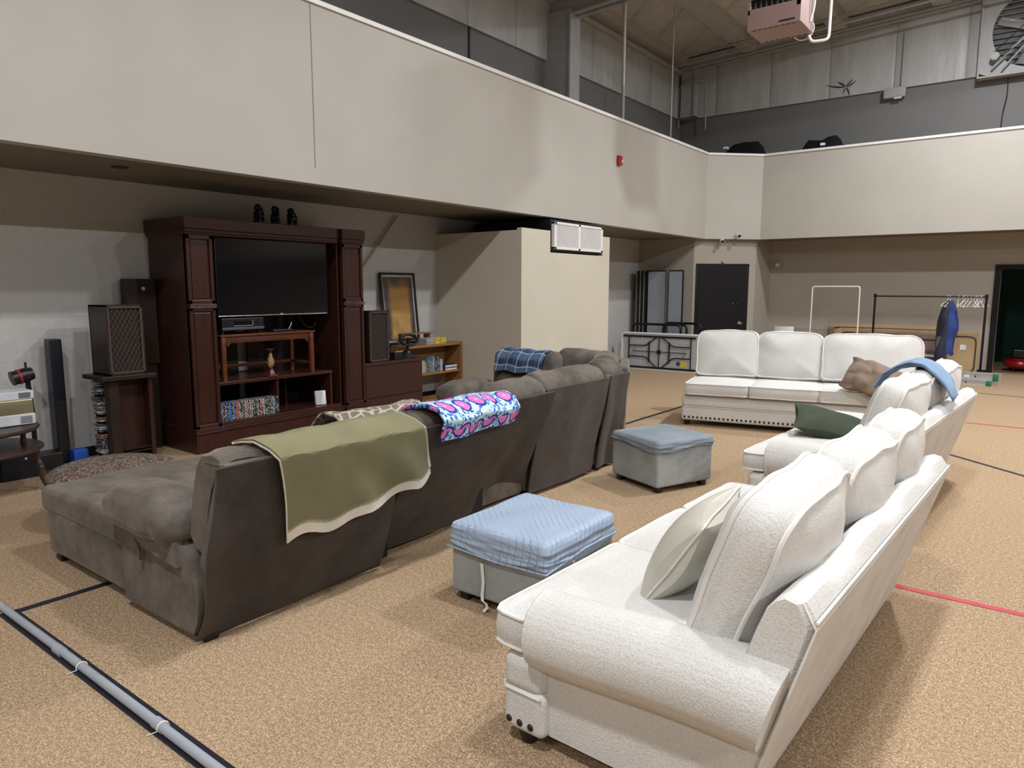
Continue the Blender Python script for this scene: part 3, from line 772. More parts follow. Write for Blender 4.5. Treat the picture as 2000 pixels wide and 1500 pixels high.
# reclined backs: lean from (xb, z .05) to (xt, zt)
def back(y0, y1, xb, xt, zt, name, seed, puff=True, flare=.0, th=.24, headz=.05):
    n = 10
    def pan(u, v):
        y = y0 + (y1 - y0) * u; z = .035 + (zt - .035) * v
        x = xb + (xt - xb) * v + .010 * math.sin(u * 6 + seed) * (1 - v) + .012 * noise.noise(Vector((u * 3 + seed, v * 3, 0)))
        if v < .45: x += .03 * math.sin(PI * v / .45) * -.5
        y += flare * (1 - v) * (u - .5) * 2 * (-1)
        return (x, y, z)
    p = sp('back_panel', grid(pan, n, n, .018), SUEDED)
    # frame board in front of the cloth
    d = Vector((xt - xb, 0, zt - .05)); ang = math.atan2(d.x, d.z)
    cx, cz = xb + (xt - xb) * .72, .05 + (zt - .05) * .72
    fr = rbox(.11, (y1 - y0) - .02, (zt - .05) * .58, .03, 3, 6)
    sp('back_frame', wob(xf(fr, T(cx - .075, (y0 + y1) / 2, cz, ry=ang)), .004, 4, seed), SUEDE)
    if puff:
        w = (y1 - y0) + .02
        g = rbox(th, w, .30, .115, 5, 10); g = wob(g, .014, 7, seed)
        g = ([(x, y, z + .012 * math.sin(y * 34 + seed) * (abs(y) > w * .3) * (z > 0)) for x, y, z in g[0]], g[1], None)
        sp('head_cushion', xf(g, T(xt - .185, (y0 + y1) / 2, zt - .09 + headz, ry=ang)), SUEDE)
        g = rbox(th + .04, w - .02, .34, .12, 5, 10); g = wob(g, .014, 7, seed + 3)
        sp('back_cushion', xf(g, T(xt - .185 - (xt - xb) * .34 - .03, (y0 + y1) / 2, zt - .34, ry=ang)), SUEDE)
    return p
def backA():
    # near back: tall curved cushion whose side is seen, then the board, then the hanging cloth
    prof = [(-3.155, .455), (-3.085, .445), (-3.055, .55), (-2.985, .78), (-2.925, .885), (-2.885, .925), (-2.90, .955), (-2.96, .968), (-3.04, .955), (-3.10, .90), (-3.135, .80), (-3.175, .66), (-3.20, .52)]
    V, F, n, m = [], [], len(prof), 16
    for i in range(m + 1):
        u = i / m; y = 1.665 + 1.08 * u; pinch = 1 - .06 * (2 * abs(u - .5)) ** 8
        for (x, z) in prof:
            cx, cz = -3.05, .70
            k = noise.noise(Vector((y * 9, z * 10, x * 10)))
            V.append((cx + (x - cx) * pinch + .006 * k, y, cz + (z - cz) * pinch + .007 * k + .008 * math.sin(y * 26) * (z > .85)))
    for i in range(m):
        for k in range(n): F.append((i * n + k, i * n + (k + 1) % n, (i + 1) * n + (k + 1) % n, (i + 1) * n + k))
    F.append(tuple(range(n))); F.append(tuple(reversed(range(m * n, m * n + n))))
    g = (V, F, None)
    o = sp('head_cushion', g, SUEDE)
    sp('back_frame', wob(prism([(-3.11, .40), (-3.07, .36), (-3.04, .43), (-2.885, .86), (-2.862, .905), (-2.885, .915), (-2.915, .885)], 1.655, 2.76, 'y'), .004, 5, 3), SUEDE)
backA()
def panA(u, v):
    y = 1.60 + 1.17 * u + (.03 * (1 - v)) ; z = .02 + .895 * v
    x = -3.13 + .30 * v ** .9 + .010 * math.sin(u * 5) * (1 - v) + .010 * noise.noise(Vector((u * 4, v * 3, 1)))
    if u < .12: x += (.12 - u) / .12 * (.030 * math.sin(PI * v) + .01 * math.sin(v * 13)); y += (.12 - u) * .12 * math.sin(v * 9)
    return (x, y, z)
sp('back_panel', grid(panA, 24, 24, .012), SUEDED)
sp('back_panel', box(-3.02, -2.84, 1.66, 2.76, .905, .918, .004), SUEDE)
back(2.90, 3.82, -3.28, -2.83, .89, 'b', 5, th=.24)
back(3.86, 4.50, -3.36, -3.00, .905, 'c', 8, th=.24, headz=.06)
back(4.53, 5.52, -3.27, -3.10, .905, 'd', 11, th=.30, headz=.05)
back(5.60, 5.95, -3.28, -3.13, .91, 'e', 14, th=.28, headz=.07)
for q in ((-3.36, -3.20, 2.74, 2.92, .03, .60), (-3.4, -3.28, 3.7, 3.95, .03, .6), (-3.42, -3.325, 5.45, 5.66, .03, .86), (-3.42, -3.325, 5.9, 6.1, .03, .86)): sp('gap_shade', box(*q), GAPSHADE)  # black blocks filling the gaps between backs, shade put in as colour
# seats along the long side
for (a, b) in ((2.88, 3.84), (3.86, 4.50), (4.52, 5.54), (5.56, 6.0)):
    sp('seat_base', box(-4.15, -3.32, a, b, .05, .34, .02, 2), SUEDE)
    sp('seat_cushion', wob(rbox(.78, b - a, .16, .06, 4, 8, (-3.80, (a + b) / 2, .40)), .008, 3, a), SUEDE)
# corner wedge (chamfered rear) and short side facing the camera
wedge = [(-3.30, 6.05), (-3.30, 6.14), (-3.66, 6.88), (-3.80, 6.95), (-4.18, 6.95), (-4.18, 6.2), (-3.9, 6.0)]
sp('seat_base', prism(wedge, .05, .36), SUEDE)
sp('back_panel', xf(wob(rbox(.10, .92, .90, .03, 3, 8), .006, 4, 5), T(-3.47, 6.42, .50, rz=math.atan2(.38, .74), ry=.05)), SUEDE)
sp('head_cushion', xf(wob(rbox(.28, .84, .36, .13, 5, 10), .014, 6, 21), T(-3.64, 6.36, .86, rz=math.atan2(.38, .74), ry=.08)), SUEDE)
sp('head_cushion', xf(wob(rbox(.62, .28, .36, .13, 5, 10), .014, 6, 25), T(-4.05, 6.58, .86)), SUEDE)
sp('back_cushion', xf(wob(rbox(.34, .9, .36, .13, 5, 10), .014, 6, 27), T(-3.76, 6.30, .62, rz=math.atan2(.38, .74))), SUEDE)
sp('seat_base', box(-4.98, -4.2, 5.42, 6.6, .05, .34, .02, 2), SUEDE)
sp('seat_cushion', wob(rbox(.80, .84, .16, .06, 4, 8, (-4.58, 5.78, .42)), .01, 3, 4), SUEDE)
sp('back_frame', rbox(.78, .12, .62, .03, 3, 4, (-4.60, 6.62, .60)), SUEDE)
sp('back_panel', box(-4.98, -4.22, 6.69, 6.71, .04, .92, .005), SUEDED)
sp('head_cushion', xf(wob(rbox(.80, .27, .34, .12, 5, 10), .012, 6, 31), T(-4.60, 6.42, .835, rx=-.12)), SUEDE)
sp('back_cushion', xf(wob(rbox(.78, .30, .32, .13, 5, 10), .012, 6, 33), T(-4.60, 6.34, .60, rx=-.1)), SUEDE)
sp('back_side', xf(wob(rbox(.15, .32, .62, .06, 4, 6), .008, 5, 3), T(-5.01, 6.45, .66, rx=-.12)), SUEDE)
sp('side_panel', box(-5.20, -4.98, 5.45, 6.55, .05, .46, .03, 3), SUEDE)
sp('armrest', xf(pad(0, 0, 0, .84, .30, .24, 7), T(-5.09, 5.86, .56, rz=PI / 2)), SUEDE)

# ---------------------------------------------------------------- blankets on the sectional
OLIVE = m_sat('olive_fleece', (.215, .205, .118), .95, 160, .5, .2)
SHERPA = m_sat('ivory_sherpa', (.80, .77, .68), .95, 90, 2.0, .3)
def path(pts, s):
    L_ = [0]
    for i in range(len(pts) - 1): L_.append(L_[-1] + math.dist(pts[i], pts[i + 1]))
    s *= L_[-1]; i = 0
    while i < len(pts) - 2 and L_[i + 1] < s: i += 1
    f_ = (s - L_[i]) / (L_[i + 1] - L_[i]); return [a * (1 - f_) + b * f_ for a, b in zip(pts[i], pts[i + 1])]
def oliv(u, v, off=0, ext=0):
    zb = .475 + .10 * u + .012 * math.sin(u * 17) + .02 * math.sin(u * 9 + 1)
    if u > .9: zb += (u - .9) ** 2 * 9
    v2 = v * (1 + ext)
    pts = [(-3.02, .968), (-2.98, .978), (-2.92, .982), (-2.845, .945), (-2.80, .90)]
    xe = -3.13 + .30 * (max(0, zb - .02) / .895) ** .9 + .045
    pts += [(-2.80 + (xe + 2.80) * k, .90 + (zb - .90) * k) for k in (.33, .66, 1.0 + ext)]
    x, z = path(pts, v)
    y = 1.80 + .90 * u + (.22 * v) * (.9 + .25 * u) + .03 * math.sin(v * 3)
    if v < .12 and u > .85: y -= (u - .85) * (.12 - v) * 5
    fold = .014 * math.sin((u * 5.2 - v * 2.2) * 3.1) * max(0, v - .45) * 1.6 * (u > .35) * min(1, (u - .35) * 5)
    return (x + fold + off, y, z + off + .004 * math.sin(u * 20))
t = thing('fleece_blanket', 'olive green fleece blanket with ivory sherpa lining draped over the near brown back', 'blanket', (-2.95, 2.3, .9))
MB_ = T(2.95, -2.3, -.9)
obj('blanket_face', grid(lambda u, v: oliv(u, v, .014), 60, 60, .004), OLIVE, t, M=MB_)
def linf(u, v):
    w = v * 1.07
    if w <= 1: return oliv(u, w, .0)
    p0, p1 = Vector(oliv(u, .96, .0)), Vector(oliv(u, 1, .0)); return tuple(p1 + (p1 - p0) * (w - 1) / .04)
obj('sherpa_lining', wob(grid(linf, 60, 64, .010), .0012, 60, 1), SHERPA, t, M=MB_, label='ivory sherpa lining')
# overcast stitches round the edge
ed = [(u / 90, 1) for u in range(0, 91)] + [(1, v / 70) for v in range(70, 4, -1)]
st = []
for (u, v) in ed:
    a = Vector(oliv(u, v, .016)); b = Vector(oliv(min(1, max(0, u - (.014 if u == 1 else 0))), v - (.02 if v == 1 else 0), .018))
    st.append(tube([tuple(a + Vector((.002, .0, -.004))), tuple(b)], .0016, 4))
obj('edge_stitching', join(*st), SHERPA, t, M=MB_, label='ivory overcast stitching')

def m_floral():
    s = NT('pink_blue_print'); uv = s.n('ShaderNodeTexCoord').outputs['UV']
    nz = s.n('ShaderNodeTexNoise'); s.l(uv, nz.inputs['Vector']); nz.inputs['Scale'].default_value = 9
    ad = s.n('ShaderNodeVectorMath', operation='SCALE'); s.l(nz.outputs['Color'], ad.inputs[0]); ad.inputs['Scale'].default_value = .03
    av = s.n('ShaderNodeVectorMath', operation='ADD'); s.l(uv, av.inputs[0]); s.l(ad.outputs[0], av.inputs[1])
    sp_ = s.n('ShaderNodeSeparateXYZ'); s.l(av.outputs[0], sp_.inputs[0]); U, Vv = sp_.outputs[0], sp_.outputs[1]
    row = s.math('FLOOR', s.math('DIVIDE', Vv, .19))
    uo = s.math('ADD', U, s.math('MULTIPLY', row, .08))
    fu = s.math('MULTIPLY', s.math('SUBTRACT', s.math('FRACT', s.math('DIVIDE', uo, .165)), .5), .165)
    fv = s.math('MULTIPLY', s.math('SUBTRACT', s.math('FRACT', s.math('DIVIDE', Vv, .19)), .5), .19)
    d = s.math('SQRT', s.math('ADD', s.math('POWER', fu, 2), s.math('POWER', fv, 2)))
    vo = s.n('ShaderNodeTexVoronoi', feature='F1'); s.l(uv, vo.inputs['Vector']); vo.inputs['Scale'].default_value = 42
    leaf = s.math('LESS_THAN', vo.outputs['Distance'], .44)
    ringl = s.math('MULTIPLY', s.math('LESS_THAN', vo.outputs['Distance'], .16), s.math('GREATER_THAN', s.noise(uv, 14, 0), .5))
    blue = s.mix(s.noise(uv, 40, 0), (.012, .06, .36), (.05, .17, .55))
    bg = s.mix(leaf, (.50, .72, .80), blue); bg = s.mix(ringl, bg, (.55, .75, .82))
    ring = s.math('LESS_THAN', d, .066); pink = s.math('LESS_THAN', d, .050); dot = s.math('LESS_THAN', d, .009); dot2 = s.math('LESS_THAN', d, .004)
    c = s.mix(ring, bg, (.008, .035, .30)); c = s.mix(pink, c, s.mix(s.noise(uv, 12, 2), (.78, .10, .42), (.95, .25, .60)))
    c = s.mix(dot, c, (.75, .8, .85)); c = s.mix(dot2, c, (.02, .1, .4))
    s.set(Color=c, Roughness=.75); s.bump(s.noise(uv, 8, 3), .3, .02); return s.m
FLORAL = m_floral()
def flo(u, v, lay=0):
    pts = [(-3.10, .93), (-3.02, .975), (-2.90, .985), (-2.82, .955), (-2.775, .90), (-2.775 - .05 * (1 - .3 * u), .79 + .03 * u + lay)]
    x, z = path(pts, v)
    y = 2.93 + .80 * u + .10 * v * (1 - u) - .02
    n = noise.noise(Vector((u * 4, v * 2.5, 9 + lay * 20)))
    return (x + .018 * n * (.3 + v), y + .012 * n, z + .012 * n + .008 * math.sin(u * 11 + v * 2))
uvf = lambda u, v: (u * .86 + .03, v * .42 + .01)
t = thing('printed_towel', 'folded white and blue printed cloth with large pink circles on the brown sectional', 'blanket', (-2.9, 3.3, .9))
MF = T(2.9, -3.3, -.9)
obj('cloth_layer', grid(lambda u, v: (lambda p: (p[0] + .014, p[1], p[2] + .022))(flo(u, v * .93, .02)), 50, 36, .012, uvf), FLORAL, t, M=MF)
obj('cloth_layer', grid(lambda u, v: (lambda p: (p[0], p[1] + .01, p[2] + .006))(flo(u, v)), 50, 36, .012, lambda u, v: (u * .86 + .5, v * .42 + .3)), FLORAL, t, M=MF)

def m_plaid():
    s = NT('blue_plaid'); uv = s.n('ShaderNodeTexCoord').outputs['UV']; sp_ = s.n('ShaderNodeSeparateXYZ'); s.l(uv, sp_.inputs[0])
    def band(c, p, w, o=0): return s.math('LESS_THAN', s.math('ABSOLUTE', s.math('SUBTRACT', s.math('FRACT', s.math('ADD', s.math('DIVIDE', c, p), o)), .5)), w)
    c = s.mix(s.math('MULTIPLY', band(sp_.outputs[0], .14, .26), .6), (.045, .085, .17), (.012, .02, .055))
    c = s.mix(s.math('MULTIPLY', band(sp_.outputs[1], .14, .26), .6), c, (.10, .17, .28))
    for ax in (0, 1):
        c = s.mix(s.math('MULTIPLY', band(sp_.outputs[ax], .14, .035, .3), .65), c, (.5, .6, .7))
        c = s.mix(s.math('MULTIPLY', band(sp_.outputs[ax], .14, .02, .52), .8), c, (.008, .01, .03))
    s.set(Color=c, Roughness=.9); s.bump(s.noise(uv, 60, 2), .2, .004); return s.m
def pl(u, v):
    pts = [(6.50, 1.0), (6.42, 1.035), (6.33, 1.02), (6.255, .95), (6.225, .86), (6.215, .80)]
    y, z = path(pts, v)
    return (-4.93 + .60 * u - .04 * v + .03 * u * v, y - .025 + .012 * math.sin(u * 9), z - .015 + .008 * math.sin(u * 14 + v * 4) - .015 * u)
o = obj('plaid_blanket', grid(pl, 40, 24, .010, lambda u, v: (u * .62, v * .36)), m_plaid()); tag(o, 'navy and pale blue plaid blanket hanging on the far brown back', 'blanket')
def m_damask():
    s = NT('beige_damask'); uv = s.coord('Object'); vo = s.n('ShaderNodeTexVoronoi', feature='DISTANCE_TO_EDGE'); s.l(uv, vo.inputs[0]); vo.inputs['Scale'].default_value = 16
    f_ = s.math('LESS_THAN', vo.outputs['Distance'], .09)
    s.set(Color=s.mix(f_, (.16, .135, .10), (.42, .39, .32)), Roughness=.9); return s.m
def dam(u, v):
    pts = [(-3.36, .78), (-3.32, .90), (-3.22, .975), (-3.12, .975), (-3.05, .93)]
    x, z = path(pts, v); n = noise.noise(Vector((u * 5, v * 3, 2)))
    return (x + .06 * math.sin(u * 3) - .03, 2.50 + .66 * u, z + .02 * n + .01)
o = obj('patterned_throw', grid(dam, 30, 20, .012), m_damask()); tag(o, 'beige scroll patterned throw peeking out behind the olive blanket', 'blanket')

# ---------------------------------------------------------------- round woven ottoman behind the chaise
def m_tweedp():
    s = NT('red_grey_tapestry'); v = s.coord('Object'); ch = s.n('ShaderNodeTexVoronoi'); s.l(v, ch.inputs[0]); ch.inputs['Scale'].default_value = 75
    n = s.noise(v, 9, 2)
    c = s.ramp(n, [(.2, (.10, .09, .075)), (.3, (.16, .07, .055))])
    sp_ = s.n('ShaderNodeSeparateColor'); s.l(ch.outputs['Color'], sp_.inputs[0])
    c = s.ramp(sp_.outputs[0], [(.0, (.05, .05, .045)), (.35, (.17, .15, .12)), (.6, (.17, .065, .05)), (.85, (.24, .21, .16))], 'CONSTANT')
    s.set(Color=c, Roughness=.9); s.bump(ch.outputs['Distance'], .3, .004); return s.m
TAP = m_tweedp()
t = thing('round_ottoman', 'low round ottoman in red and grey woven fabric behind the brown chaise', 'ottoman', (-5.40, 2.27, 0))
obj('ottoman_top', lathe([(.01, .435), (.2, .43), (.34, .415), (.405, .39), (.425, .365), (.41, .345), (.01, .345)], 40), TAP, t)
obj('welt', tube([(.418 * math.cos(PI * k / 24), .418 * math.sin(PI * k / 24), .352) for k in range(48)], .007, 6, closed=True), TAP, t)
obj('ottoman_body', lathe([(.01, .06), (.40, .06), (.41, .2), (.41, .345), (.01, .346)], 40), TAP, t)
for k in range(4): obj('leg', lathe([(.018, 0), (.026, .03), (.02, .065)], 12, (.3 * math.cos(PI / 4 + k * PI / 2), .3 * math.sin(PI / 4 + k * PI / 2), 0)), DARKW, t)
# ---------------------------------------------------------------- media wall along the west side
ec = thing('entertainment_center', 'tall cherry wood entertainment center framing the television against the block wall', 'cabinet', (-7.2, 4.82, 0))
ME = T(7.2, -4.82, 0)
def ep(name, g, m=CHERRY, parent=None, smooth=False, label=None): return obj(name, g, m, parent or ec, smooth, label=label, M=ME)
ep('side_panel', box(-7.60, -6.86, 3.70, 3.74, 0, 2.24, .003)); ep('side_panel', box(-7.60, -6.88, 5.90, 5.94, 0, 2.24, .003))
ep('side_panel', box(-7.60, -6.90, 3.97, 4.0, .24, 2.22)); ep('side_panel', box(-7.60, -6.90, 5.585, 5.61, .24, 2.22))
def pilaster(y0, y1, zmid):
    p = ep('pilaster', join(box(-6.90, -6.86, y0, y1, .24, 2.22, .003)), CHERRY)
    for (a, b) in ((.29, zmid - .05), (zmid + .06, 2.17)):
        fr = .035
        ep('panel_frame', join(box(-6.862, -6.838, y0, y0 + fr, a - .04, b + .04, .004), box(-6.862, -6.838, y1 - fr, y1, a - .04, b + .04, .004),
            box(-6.862, -6.838, y0, y1, b, b + .04, .004), box(-6.862, -6.838, y0, y1, a - .04, a, .004)), CHERRY, p)
        ep('panel', join(box(-6.862, -6.852, y0 + fr + .012, y1 - fr - .012, a + .015, b - .015, .006), box(-6.861, -6.845, y0 + fr, y1 - fr, a, a + .006, .002)), CHERRY, p)
    ep('moulding', join(*[box(-6.90, -6.825 + .004 * k, y0 - .006, y1 + .006, zmid - .022 + .016 * k, zmid - .010 + .016 * k, .003) for k in range(3)]), CHERRYH, p)
pilaster(3.70, 3.975, 1.505); pilaster(5.63, 5.94, 1.505)
def crown(y0, y1, xo):
    ep('crown', join(box(-7.62, xo, y0, y1, 2.27, 2.385, .004), box(-7.62, xo - .012, y0 + .006, y1 - .006, 2.235, 2.27, .006), box(-7.62, xo - .022, y0 + .012, y1 - .012, 2.215, 2.235, .004)), CHERRYH, smooth=False)
crown(3.97, 5.64, -6.86); crown(3.675, 4.0, -6.81); crown(5.61, 5.965, -6.81)
def plinth(y0, y1, xo):
    ep('plinth', box(-7.60, xo, y0, y1, 0, .22, .003), CHERRY)
    ep('moulding', join(*[box(-7.60, xo + .010 + .006 * k, y0 - .006 * (y0 < 3.9 or y0 > 5.5), y1 + .006 * (y1 > 5.8), .255 - .018 * k - .015, .255 - .018 * k, .004) for k in range(3)]), CHERRYH)
plinth(3.69, 3.99, -6.835); plinth(3.99, 5.62, -6.87); plinth(5.62, 5.95, -6.835)
ep('shelf', box(-7.60, -6.93, 4.0, 5.50, .665, .70, .004), CHERRYH)
ep('shelf', box(-7.60, -6.88, 4.0, 5.585, .255, .285, .004), CHERRYH)
ep('divider', box(-7.58, -6.95, 4.725, 4.755, .285, .665)); ep('divider', box(-7.60, -6.94, 5.47, 5.50, .285, .70)); ep('divider', box(-7.60, -7.30, 5.08, 5.10, .285, .665))
for q in ((4.0, 4.655, .285, 2.22), (4.79, 5.60, .285, 2.22)): ep('backboard', box(-7.60, -7.585, *q), DARKW)
ep('backboard', box(-7.60, -7.585, 4.655, 4.79, 1.20, 2.22), DARKW)
# the wall-mounted looking television
t = thing('television', 'large black flat television hung in the entertainment center opening', 'television', (-7.0, 4.80, 1.80))
MT = T(7.0, -4.80, -1.80)
obj('television_case', box(-7.03, -6.975, 4.075, 5.505, 1.385, 2.215, .008, 2), BLACK, t, M=MT)
obj('screen', box(-6.977, -6.972, 4.085, 5.495, 1.405, 2.205, .001), SCREEN, t, M=MT, smooth=False)
obj('bottom_trim', box(-6.976, -6.969, 4.08, 5.48, 1.386, 1.394, .001), CHROME, t, M=MT, smooth=False)
obj('brand_plate', box(-6.975, -6.966, 4.83, 4.87, 1.392, 1.404, .002), SILVER, t, M=MT)
obj('wall_arm', join(box(-7.58, -7.03, 4.72, 4.88, 1.7, 1.9, .01), box(-7.40, -7.02, 4.5, 5.1, 1.65, 1.95, .01)), BLACKM, t, M=MT)
o = obj('cable', tube(rnd([(-7.1, 5.18, 1.385), (-7.1, 5.20, 1.29), (-7.1, 5.30, 1.21), (-7.1, 5.40, 1.24), (-7.1, 5.43, 1.385)], .08, 5), .006, 6), BLACK); tag(o, 'black cable loop hanging below the right of the television', 'cable')
# bench standing on the shelf
t = thing('wooden_bench', 'reddish wooden bench table standing on the entertainment center shelf', 'table', (-7.15, 4.66, .70))
MBn = T(7.15, -4.66, -.70)
obj('tabletop', rbox(.46, 1.20, .022, .006, 2, 1, (-7.15, 4.66, 1.184)), BENCHW, t, M=MBn)
for (x, y) in ((-6.955, 4.10), (-6.955, 5.22), (-7.345, 4.10), (-7.345, 5.22)):
    obj('leg', join(box(x - .024, x + .024, y - .024, y + .024, .73, 1.173, .004), box(x - .022, x + .022, y - .022, y + .022, .701, .73, .004)), BENCHW, t, M=MBn)
obj('apron', join(box(-6.968, -6.945, 4.12, 5.20, 1.105, 1.173, .002), *[box(-6.95, -6.938, 4.12, 5.2, 1.122 + .014 * k, 1.130 + .014 * k, .003) for k in range(3)]), BENCHW, t, M=MBn)
for y in (4.145, 5.175): obj('corner_bracket', prism([(y, 1.11), (y + (.05 if y < 5 else -.05), 1.11), (y, 1.06)], -6.965, -6.95, 'x'), BENCHW, t, M=MBn)
obj('stretcher', join(box(-7.355, -7.33, 4.1, 5.22, .80, .835, .003)), BENCHW, t, M=MBn)
for y in (4.10, 5.22): obj('stretcher', box(-7.345, -6.955, y - .012, y + .012, .80, .83, .003), BENCHW, t, M=MBn)
# receiver
t = thing('audio_receiver', 'black audio receiver under the lower left of the television', 'stereo', (-7.1, 4.37, 1.20)); MR = T(7.1, -4.37, -1.20)
obj('receiver_body', box(-7.32, -6.985, 4.12, 4.62, 1.235, 1.365, .004), NAVYBLK, t, M=MR, smooth=False)
obj('front_strip', box(-6.987, -6.975, 4.12, 4.62, 1.243, 1.268, .002), plain('gunmetal', (.10, .11, .12), .4, .4), t, M=MR, smooth=False)
obj('display', box(-6.986, -6.982, 4.26, 4.48, 1.288, 1.335, .001), SCREEN, t, M=MR, smooth=False)
obj('display_frame', join(box(-6.986, -6.981, 4.255, 4.485, 1.283, 1.287), box(-6.986, -6.981, 4.481, 4.485, 1.283, 1.338)), SILVER, t, M=MR, smooth=False)
for y, r in ((4.56, .016), (4.19, .009)): obj('knob', xf(lathe([(r, 0), (r * .9, .014), (.001, .016)], 16), T(-6.986, y, 1.318, ry=PI / 2)), BLACK, t, M=MR)
for (x, y) in ((-7.28, 4.15), (-7.28, 4.59), (-7.03, 4.15), (-7.03, 4.59)): obj('foot', lathe([(.016, 0), (.016, .042)], 10, (x, y, 1.195)), BLACK, t, M=MR)
t = thing('disc_player', 'low black disc player beneath the audio receiver', 'player', (-7.13, 4.42, 1.2))
o = obj('router', wob(rbox(.16, .26, .03, .008, 2, 2, (-7.05, 4.86, 1.21)), .001), BLACK); tag(o, 'flat black box with an antenna beside the audio receiver', 'router'); 
obj('antenna', tube([(-7.0, 4.95, 1.22), (-6.99, 4.98, 1.27), (-6.99, 4.985, 1.30)], .004, 6), WHITEP, o)
bpy.data.objects.remove(t, do_unlink=True)
# candle holder
t = thing('candle_holder', 'mosaic candle holder with dark red foot and tray under the wooden bench', 'candle holder', (-6.975, 4.68, .70))
MOS = NT('gold_mosaic'); vo = MOS.n('ShaderNodeTexVoronoi'); MOS.l(MOS.coord('Object'), vo.inputs[0]); vo.inputs['Scale'].default_value = 75
MOSM = MOS.set(Color=MOS.ramp(vo.outputs['Distance'], [(.25, (.72, .62, .36)), (.5, (.20, .12, .04))]), Roughness=.3)
REDD = plain('dark_red_lacquer', (.12, .02, .025), .3)
obj('foot', join(box(-.055, .055, -.055, .055, 0, .018, .004), xf(lathe([(.062, .018), (.035, .04), (.030, .075), (.018, .085)], 4), T(rz=PI / 4)), lathe([(.02, .085), (.026, .095), (.014, .105)], 16)), REDD, t)
obj('body', lathe([(.015, .10), (.028, .115), (.038, .15), (.036, .185), (.024, .225), (.016, .255), (.018, .262)], 24), MOSM, t)
obj('tray', lathe([(.012, .262), (.014, .285), (.05, .305), (.052, .312), (.001, .308)], 24), REDD, t)
# dvd row
SP = [(.03, .22, .60), (.012, .012, .018), (.02, .02, .03), (.45, .46, .46), (.28, .03, .03), (.05, .08, .20), (.015, .015, .015), (.16, .14, .12), (.03, .03, .05), (.30, .45, .60), (.10, .08, .03), (.02, .02, .02), (.52, .50, .42)]
CM = []
for i, c_ in enumerate(SP):
    s = NT('disc_case_print_%d' % i); v0 = s.coord('Object', (60, 60, 22)); oi = s.n('ShaderNodeObjectInfo'); va = s.n('ShaderNodeVectorMath', operation='ADD'); s.l(v0, va.inputs[0]); mr = s.math('MULTIPLY', oi.outputs['Random'], 90); s.l(mr, va.inputs[1]); v = va.outputs[0]; n = s.noise(v, 2.6, 3); lbl = s.math('GREATER_THAN', n, .57)
    s.set(Color=s.mix(lbl, c_, (.62, .62, .58) if sum(c_) < .6 else (.05, .05, .07)), Roughness=.3); CM.append(s.m)
y = 4.005; k = 0; R.seed(11)
dv = []
while y < 4.70:
    wd = R.choice([.0145, .0145, .0145, .010, .022]); h = .19 if R.random() < .85 else .172
    if y + wd > 4.72: break
    c_ = 0 if k == 0 else R.choice([1, 2, 6, 11, 8, 5, 1, 2, 3, 7, 10, 9, 4, 12, 6, 11, 0]); c_ = 4 if k in (12, 13, 14) else c_
    o = obj('dvd_case', rbox(.135, wd - .001, h, .0015, 1, 1), CM[c_], smooth=False)
    o.location = (-6.98 + R.uniform(-.004, .006), y + wd / 2, .286 + h / 2); o.rotation_euler = (0 if k else -.03, 0, 0)
    cn = ['bright blue', 'black', 'charcoal', 'pale grey', 'red', 'navy blue', 'black', 'taupe', 'dark blue', 'light blue', 'olive', 'black', 'cream'][c_]
    tag(o, 'thin %s disc case in the row of movies under the wooden bench' % cn, 'dvd', 'disc cases on the lower left shelf'); k += 1
    if k == 1: o['label'] = 'bright blue disc case, first at the left end of the movie row'
    y += wd
DV = k
t = thing('small_appliance', 'white and grey small tilted box standing alone on the lower right shelf', 'box', (-6.98, 5.35, .285), -.25)
obj('box_body', xf(box(-.02, .02, -.065, .065, 0, .17, .004), T(0, 0, .003, ry=-.12)), WHITEP, t)
obj('grey_face', xf(prism([(-.064, .004), (.0, .004), (.03, .165), (-.064, .165)], .0205, .0215, 'x'), T(0, 0, .003, ry=-.12)), SILVER, t, label='grey front wedge')
# carved figures on top
FIGM = plain('ebony_carving', (.006, .0055, .005), .35)
def figure(pose):
    gs = [ell(.042, .045, .07, (0, 0, .085)), ell(.038, .036, .042, (.008, 0, .185)), ell(.02, .024, .02, (.036, 0, .175)),
          ell(.012, .008, .014, (.0, .037, .19)), ell(.012, .008, .014, (.0, -.037, .19)),
          ell(.045, .055, .03, (0, 0, .03)), box(-.05, .06, -.05, .05, 0, .012, .003)]
    for s_ in (-1, 1):
        gs.append(tube([(0, .035 * s_, .03), (.045, .045 * s_, .085), (.055, .035 * s_, .02)], [.022, .019, .013], 10))
        tgt = {'see': (.045, .018 * s_, .195), 'hear': (.0, .042 * s_, .192), 'speak': (.05, .010 * s_, .168)}[pose]
        gs.append(tube([(-.005, .042 * s_, .13), (.035, .068 * s_, .115), tgt], [.018, .014, .012], 10)); gs.append(ell(.014, .014, .014, tgt, 10, 6))
    return join(*gs)
for i, (y, p, s_, rz, lab) in enumerate(((4.71, 'speak', 1.0, .5, 'leftmost'), (4.925, 'see', 1.0, .8, 'middle'), (5.145, 'hear', .98, .3, 'rightmost'))):
    o = obj('carved_figure', wob(figure(p), .0015, 20, i), FIGM); o.location = (-7.15, y, 2.386); o.scale = (s_, s_, s_); o.rotation_euler = (0, 0, rz)
    tag(o, 'black carved seated monkey, %s of the three on the entertainment center' % lab, 'figurine')
o = obj('wooden_plank', rbox(.14, .14, .02, .004, 1, 1, (-7.15, 5.28, 2.396)), FIGM, smooth=False); tag(o, 'small dark plank lying beside the carved monkeys', 'plank')

